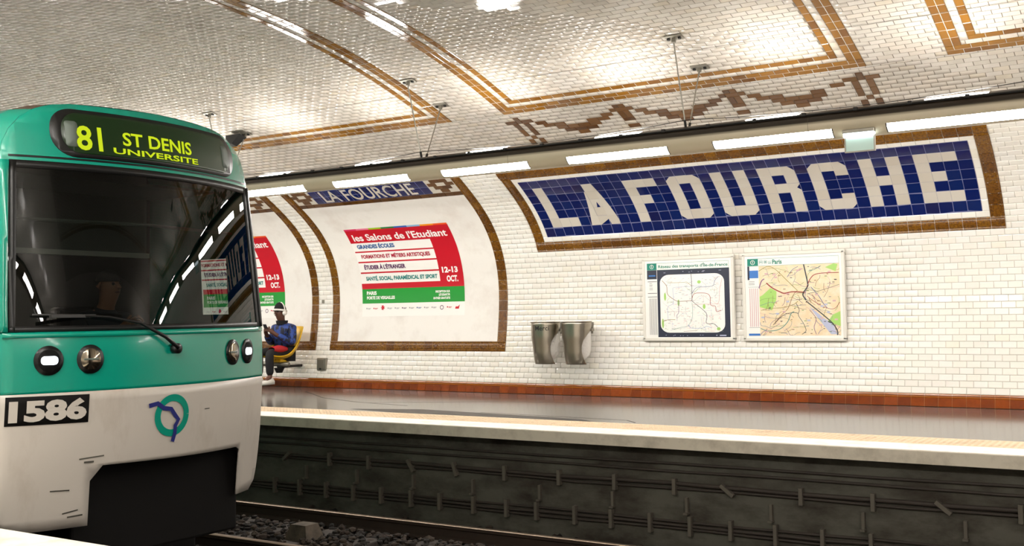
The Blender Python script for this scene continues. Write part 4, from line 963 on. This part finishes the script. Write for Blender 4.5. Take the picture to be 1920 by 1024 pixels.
    for s in (-1, 1):
        mb = MB(); xs_ = X+s*.118; P = []
        for y, hw, zt in ((Y-.35, .03, .07), (Y-.38, .042, .10), (Y-.46, .045, .095), (Y-.54, .048, .07), (Y-.60, .042, .055), (Y-.635, .02, .04)):
            z0_ = Z-.472 if kind == 'seat' else Z-.46
            P.append([(xs_-hw, y, z0_), (xs_-hw, y, z0_+zt*.7), (xs_-hw*.5, y, z0_+zt), (xs_+hw*.5, y, z0_+zt), (xs_+hw, y, z0_+zt*.7), (xs_+hw, y, z0_)])
        mb.grid(P, closed=True); mb.f += [(0, 1, 2, 3, 4, 5), tuple(len(mb.v)-6+i for i in range(6))[::-1]]; mb.m += [0, 0]
        place('shoe', mb.me('shoe', m_pad if hat else m_black, True), par)
    return par, hc
per, hc = person((px, py, .555), 'person in blue black jacket, black beanie and white headphones, seated holding a phone', 'person', m_skin, m_jack, m_black)
per.location.z = .08; PINV[per.name] = Matrix.Translation(Vector((px, py, .105))).inverted()
per.location.z = .105
def beanie(par, hc):
    rows = []
    for t_ in np.linspace(0, 1, 9):
        a = t_*PI/2; r_ = math.cos(a)*.5+.5*(1-t_)**.5*1.0; r_ = max(r_, .02)
        rows.append([(hc.x+.096*r_*math.sin(q), hc.y+.012-.112*r_*math.cos(q), hc.z+.040+.125*math.sin(a)+.012*math.cos(q)) for q in np.linspace(0, 2*PI, 21)[:-1]])
    mb = MB(); mb.grid(rows, closed=True); place('beanie', mb.me('beanie', m_hat, True), par)
    mb = MB(); rows = [[(hc.x+(.099+e)*math.sin(q), hc.y+.012-(.115+e)*math.cos(q), hc.z+z+.012*math.cos(q)) for q in np.linspace(0, 2*PI, 21)[:-1]] for z, e in ((.028, 0), (.024, .006), (.046, .008), (.056, .002))]
    mb.grid(rows, closed=True); place('beanie_cuff', mb.me('beanie_cuff', m_pad, True), par)
    mb = MB(); mb.tube([(hc.x+.105*math.cos(a), hc.y+.012, hc.z+.02+.155*math.sin(a)) for a in np.linspace(0, PI, 15)], .009, 8)
    hp = place('headphones', mb.me('headphones', m_pad, True), par)
    for s in (-1, 1):
        mb = MB(); mb.tube([(hc.x+s*.085, hc.y+.01, hc.z-.005), (hc.x+s*.10, hc.y+.01, hc.z-.005), (hc.x+s*.125, hc.y+.01, hc.z-.005)], [.036, .042, .030], 16); place('ear_cup', mb.me('ear_cup', m_pad, True), hp)
beanie(per, hc)
mb = MB(); rows = [[(px+r_*math.sin(q), py-.035-r_*math.cos(q), z) for q in np.linspace(0, 2*PI, 17)[:-1]] for z, r_ in ((1.035, .085), (1.075, .095), (1.105, .100))]; mb.grid(rows, closed=True); place('collar', mb.me('collar', m_black, True), per)
mb = MB(); mb.box(-.036, .036, -.006, .006, -.07, .07, bev=.004); mb.box(-.032, .032, .0061, .0068, -.06, .06, m=1)
place('phone', mb.me('phone', [m_black, mat('phone_screen', (60, 90, 80), .2, emit=((120, 160, 150), .6))]), mtx=Matrix.Translation(Vector((px, py-.395, .985))) @ Matrix.Rotation(.5, 4, 'X'), label='dark phone held in both hands by the seated person', cat='phone')
mb = MB(); rows = []
for t_ in np.linspace(0, 1, 7):
    y = py-.10-.30*t_; rows.append([(px+.13+.10*math.cos(q)*(.7+.3*math.sin(PI*t_)), y, .585+.065*math.sin(q)*(.6+.4*math.sin(PI*t_))+.055) for q in np.linspace(0, 2*PI, 13)[:-1]])
mb.grid(rows, closed=True); rb = thing('red_bag', (px+.13, py-.25, .58), 'small red bag on the lap of the seated person', 'bag'); place('bag_body', mb.me('bag_body', m_redc, True), rb)

# ------------------------------------------------------------------ train
TC = -1.31
ZK = [-.5, -.2, .3, .67, .95, 1.5, 2.16, 2.4, 2.62, 2.75]; XK = [2.40, 2.48, 2.55, 2.58, 2.58, 2.52, 2.44, 2.40, 2.32, 2.2]
def XF(y, z): return float(np.interp(z, ZK, XK))-.30*((y-TC)/1.1)**2
def ffn(d_): return lambda y, z: (XF(y, z)+d_, y, z)
OUT = [(-.155, .96), (-.10, 1.045), (.0, 1.075), (.15, 1.085), (.70, 1.075), (1.09, 1.08), (1.18, 1.078), (1.63, 1.055), (2.06, 1.03), (2.165, 1.022), (2.27, 1.005), (2.36, .965), (2.44, .90), (2.50, .82), (2.54, .72), (2.562, .58), (2.57, .40), (2.575, .2), (2.577, 0)]
def hw(z): return float(np.interp(z, [o_[0] for o_ in OUT], [o_[1] for o_ in OUT]))
m_teal = mat('teal_train_paint', (0, 140, 118), .25, coat=.4); m_tw = mat('off_white_train_paint', (190, 183, 174), .35, noise=((3, 3, 1.2), (166, 156, 144), .55, .8)); m_roof = mat('dusty_train_roof', (74, 56, 40), .7)
m_gl = pane_mat('windscreen_glass', (.33, .37, .35), 1.47); m_sg = pane_mat('side_window_glass', (.75, .78, .76), 1.5); m_blk = mat('matt_black', (9, 7, 6), .75, spec=.2); m_gask = mat('black_gasket', (12, 12, 12), .4)
m_led = emitter('yellow_led', (.66, .80, .02), .95); m_ledbg = mat('green_display', (10, 24, 9), .3, emit=((22, 70, 10), .2)); m_head = emitter('headlight_led', (.85, .92, 1.0), 9.0); m_chr = mat('headlamp_reflector', (150, 140, 124), .15, metal=1)
m_nblue = mat('navy_paint', (26, 34, 110), .4); m_cab = mat('cab_interior', (34, 36, 34), .8); m_cab2 = mat('cab_grey_green', (90, 100, 92), .6)
tr = thing('metro_train', (-3.0, TC, -.93), 'teal and white metro train with lit destination sign, arriving at left', 'train')
def fp(name, poly, mt, d_=0.0, step=(.08, .08), par=None, thick=.012, sm=True):
    V, Fc = poly_panel(poly, ffn(d_), step); o = place(name, mesh(name, V, Fc, mt, smooth=sm), par or tr)
    if thick: md = o.modifiers.new('t', 'SOLIDIFY'); md.thickness = thick; md.offset = -1
    return o
def side(z0, z1, sg, inset=0.0, n=14):
    return [(TC+sg*(hw(z)-inset), z) for z in np.linspace(z0, z1, n)]
WB, WT = 1.10, 2.155      # windscreen
# lower white apron with a cut-out for the coupler, teal belt, pillars and dome
cut = [(-1.862, -.155), (-1.872, .13), (-1.80, .222), (-.615, .205), (-.565, .18), (-.548, -.155)]
cut = [(y, z) for y, z in cut]
poly = side(.70, -.155, -1)+cut+side(-.155, .70, 1)
fp('white_apron', poly, m_tw); fp('teal_belt', side(.70, 1.08, 1)+side(1.08, .70, -1), m_teal)
fp('belt_ledge', [(TC-1.07, 1.045), (TC+1.07, 1.045), (TC+1.07, 1.075), (TC-1.07, 1.075)], m_teal, .014, thick=.02)
zs = np.linspace(WT, 2.5765, 22); fp('teal_dome', side(WT, 2.5765, 1, n=26)+side(2.5765, WT, -1, n=26)[1:], m_teal)
fp('corner_pillar', [(TC-hw(z), z) for z in np.linspace(1.08, WT, 8)]+[(TC-hw(z)+.045, z) for z in np.linspace(WT, 1.08, 8)], m_teal); fp('corner_pillar', [(TC+hw(z), z) for z in np.linspace(1.08, WT, 8)][::-1]+[(TC+hw(z)-.03, z) for z in np.linspace(1.08, WT, 8)], m_gask)
ws = fp('windscreen', [(TC-hw(1.08)+.045, 1.08), (TC+hw(1.08)-.03, 1.08), (TC+hw(WT)-.03, WT), (TC-hw(WT)+.045, WT)], m_gl, -.004, thick=0)
for nm, P in (('gasket', [(TC-1.035, 1.08), (TC+1.05, 1.08), (TC+1.05, 1.115), (TC-1.035, 1.115)]), ('gasket', [(TC-.98, WT-.045), (TC+.995, WT-.045), (TC+.995, WT+.004), (TC-.98, WT+.004)]),
              ('gasket', [(TC-1.036, 1.08), (TC-1.0, 1.08), (TC-.94, WT), (TC-.978, WT)]), ('gasket', [(TC+1.0, 1.08), (TC+1.05, 1.08), (TC+.994, WT), (TC+.95, WT)])):
    fp(nm, P, m_gask, .004, thick=.01)
fp('dome_groove', [(TC-.98, WT+.025), (TC+.99, WT+.025), (TC+.99, WT+.038), (TC-.98, WT+.038)], m_gask, .003, thick=.004)
# destination sign
SG = thing('destination_sign', (2.4, TC, 2.2)); SG.parent = tr; SG.matrix_parent_inverse = PINV[tr.name]; PINV[SG.name] = Matrix.Translation(Vector((2.4, TC, 2.2))).inverted()
fp('sign_surround', rrect(-2.055, -.495, 2.20, 2.525, .15, 8), m_gask, .008, par=SG); fp('sign_glass', rrect(-1.99, -.56, 2.228, 2.50, .12, 8), m_ledbg, .012, par=SG, thick=.004)
for body, a in (('81', (-1.905, -1.742, 2.250, 2.415)), ('ST DENIS', (-1.60, -1.022, 2.308, 2.400)), ('UNIVERSITE', (-1.672, -.965, 2.247, 2.288))):
    printed('led_lettering', SG, m_led, [text_shape(body, *a, ffn(.017), .02)])
for y0 in (-1.97, -.66): fp('sign_lamp', rrect(y0, y0+.08, 2.27, 2.44, .02), m_cab2, .014, par=SG, thick=.002)
# headlights
for y, lit in ((-2.145, True), (-1.908, False), (-.722, False), (-.512, True)):
    cy_, cz = y, .902
    h = fp('headlight', disc(cy_, cz, .080, .092, 28), m_gask, .012, thick=.02)
    fp('headlight_lens', disc(cy_, cz, .060, .070, 24), m_chr if not lit else m_blk, .015, par=h, thick=.002)
    if lit: fp('headlight_led', rrect(cy_-.045, cy_+.045, cz-.026, cz+.026, .02), m_head, .020, par=h, thick=.003)
    else: fp('headlight_rib', rrect(cy_-.045, cy_+.045, cz-.006, cz+.006, .004), m_cab2, .019, par=h, thick=.002)
# number plate and emblem
npl = fp('number_plate', [(-2.362, .510), (-1.910, .506), (-1.910, .682), (-2.362, .686)], m_blk, .004, thick=.003)
printed('number_lettering', npl, m_tw, [text_shape('1586', -2.345, -1.925, .528, .664, ffn(.008), .05)])
ring = ribbon([(-1.325+.118*math.cos(t_), .502+.118*math.sin(t_)) for t_ in np.linspace(0, 2*PI, 41)], .046, ffn(.006))
rg = printed('emblem', tr, m_teal, [ring])
printed('emblem_line', rg, m_nblue, [ribbon([(-1.515, .578), (-1.45, .590), (-1.40, .555), (-1.34, .545), (-1.305, .50), (-1.275, .47), (-1.30, .43), (-1.30, .38), (-1.318, .325)], .030, ffn(.010))])
# scuffs on the apron
printed('scuff_marks', tr, m_pit, [ribbon(p, w_, ffn(.004)) for p, w_ in (([(-1.95, .275), (-1.80, .285)], .008), ([(-1.92, .252), (-1.86, .252)], .012), ([(-2.02, -.06), (-1.93, -.045)], .008), ([(-1.99, -.085), (-1.90, -.08)], .010), ([(-2.10, .09), (-1.99, .085)], .008), ([(-1.03, .52), (-.98, .52)], .006))])
# wiper
wp = place('wiper', None, tr) if False else None
mb = MB(); mb.tube([(XF(-1.325, .95)+.01, -1.325, .95), (XF(-1.325, .95)+.05, -1.325, .95)], .035, 14); wpo = place('wiper', mb.me('wiper', m_gask, True), tr)
mb = MB(); pth = [(-1.325, .955), (-1.42, 1.03), (-1.60, 1.125), (-1.80, 1.165), (-2.0, 1.18), (-2.24, 1.185)]; mb.tube([(XF(y, z)+.05, y, z) for y, z in pth], [.016, .013, .010, .008, .008, .006], 8); place('wiper_arm', mb.me('wiper_arm', m_gask, True), wpo)
mb = MB(); mb.box(-.006, .012, -.34, .34, -.01, .01); place('wiper_blade', mb.me('wiper_blade', m_gask), wpo, mtx=Matrix.Translation(Vector((XF(-1.93, 1.17)+.028, -1.93, 1.175))) @ Matrix.Rotation(.30, 4, 'Z'))
# body shell, with cab side windows
XB = [-16.0, -9.0, -4.0, .95, 1.05, 1.50, 1.80, 1.92]
ring_z = [o_[0] for o_ in OUT]; ringp = [(-o_[1], o_[0]) for o_ in OUT]+[(o_[1], o_[0]) for o_ in OUT[-2::-1]]
V = []; Fc = []; Mi = []
nR = len(ringp)
for x in XB:
    for w_, z in ringp: V.append((x, TC+w_*(1.10 if z < 2.4 else 1.08), z if z < 2.3 else z+.0))
for w_, z in ringp: V.append((XF(TC+w_, z)-.12, TC+w_*1.085, z))
for w_, z in ringp: V.append((XF(TC+w_, z)-.002, TC+w_*1.0, z))
for i in range(len(XB)+1):
    for j in range(nR-1):
        zm = (ringp[j][1]+ringp[j+1][1])/2
        if i == 5 and 1.18 <= zm <= 1.63 : continue
        m_ = 2 if zm > 2.50 else (1 if zm < .70 else 0)
        Fc.append((i*nR+j, i*nR+j+1, (i+1)*nR+j+1, (i+1)*nR+j)); Mi.append(m_)
place('body_shell', mesh('body_shell', V, Fc, [m_teal, m_tw, m_roof], Mi, True), tr)
for sg_ in (-1, 1):
    mb = MB(); y = TC+sg_*1.15; mb.grid([[(1.50, TC+sg_*hw(z)*1.10, z), (1.80, TC+sg_*hw(z)*1.10, z)] for z in (1.18, 1.40, 1.63)]); place('cab_side_window', mb.me('cab_side_window', m_sg), tr)
    for x in (-.1, -2.2, -4.3):
        mb = MB(); yy = TC+sg_*(1.185)
        mb.box(x-.65, x+.65, min(yy, yy+sg_*.012), max(yy, yy+sg_*.012), .12, 2.12, bev=.004); dr = place('passenger_door', mb.me('passenger_door', m_teal), tr)
        mb = MB(); yy = TC+sg_*1.200
        for a in (x-.58, x+.06): mb.box(a, a+.52, min(yy, yy+sg_*.004), max(yy, yy+sg_*.004), 1.05, 1.95)
        place('door_window', mb.me('door_window', m_blk), dr)
# cab inside
mb = MB(); mb.box(.90, .94, TC-1.1, TC+1.1, .05, 2.45); place('cab_bulkhead', mb.me('cab_bulkhead', m_cab), tr)
mb = MB(); mb.box(.94, .96, TC-1.05, TC+1.05, 1.70, 2.40); place('cab_haze_panel', mb.me('cab_haze_panel', m_cab2), tr)  # added panel; its grey-green imitates the reflected haze in the windscreen
mb = MB(); mb.box(.96, 1.0, TC-1.05, TC+1.05, 1.66, 1.70); place('cab_rail', mb.me('cab_rail', m_mframe), tr)
mb = MB(); mb.box(.94, 2.1, TC-1.06, TC+1.06, .05, .10); place('cab_floor', mb.me('cab_floor', m_cab), tr)
mb = MB(); mb.box(1.95, 2.20, TC-.98, TC+.98, .95, 1.06, bev=.02); place('dashboard', mb.me('dashboard', m_blk), tr)
mb = MB(); mb.box(1.2, 1.95, TC-.9, TC+.9, 2.12, 2.14); mb.tube([(2.12, TC-.92, 1.80), (2.30, TC, 1.80), (2.12, TC+.92, 1.80)], .012, 6); place('sun_blind', mb.me('sun_blind', m_cab2), tr)
# underside: coupler recess, bogie bulk
mb = MB(); mb.box(1.3, 2.30, -1.90, -.50, -.42, .26, bev=.02); place('coupler_recess', mb.me('coupler_recess', m_blk), tr)
mb = MB(); mb.box(-16, 1.7, TC-.95, TC+.95, -.72, .10, bev=.03); place('underframe', mb.me('underframe', m_blk), tr)
mb = MB(); mb.tube([(1.6, TC, -.45), (2.10, TC, -.45)], [.08, .12], 12); place('coupler', mb.me('coupler', mat('coupler_steel', (42, 38, 34), .7)), tr)
for y in (-.56, -2.04):
    for x in (.4, -1.6): mb = MB(); mb.tube([(x, y-.06, RT+.42), (x, y+.06, RT+.42)], .42, 28); place('wheel', mb.me('wheel', m_blk), tr)
# driver behind the windscreen
dv, dh = person((1.55, -1.12, .72), 'train driver sitting in shadow behind the windscreen', 'person', mat('driver_skin', (150, 100, 76), .5), mat('dark_uniform', (30, 34, 44), .8), m_black, hat=False, kind='cab')
dv.rotation_euler = (0, 0, PI/2)
rows = [[(dh.x+.088*math.cos(a)*math.sin(q), dh.y+.02-.10*math.cos(a)*math.cos(q), dh.z+.035+.09*math.sin(a)) for q in np.linspace(0, 2*PI, 17)[:-1]] for a in np.linspace(0, 1.5, 6)]
mb = MB(); mb.grid(rows, closed=True); place('hair', mb.me('hair', m_hat, True), dv)
ds = thing('driver_seat', (1.5, -1.12, .10), 'black driver seat inside the train cab', 'seat')
mb = MB(); mb.box(1.30, 1.78, -1.36, -.88, .56, .66, bev=.03); place('seat_cushion', mb.me('seat_cushion', m_blk), ds)
mb = MB(); mb.box(1.24, 1.34, -1.36, -.88, .60, 1.25, bev=.03); place('seat_back', mb.me('seat_back', m_blk), ds)
mb = MB(); mb.tube([(1.5, -1.12, .10), (1.5, -1.12, .57)], .06, 12); place('seat_post', mb.me('seat_post', m_blk), ds)
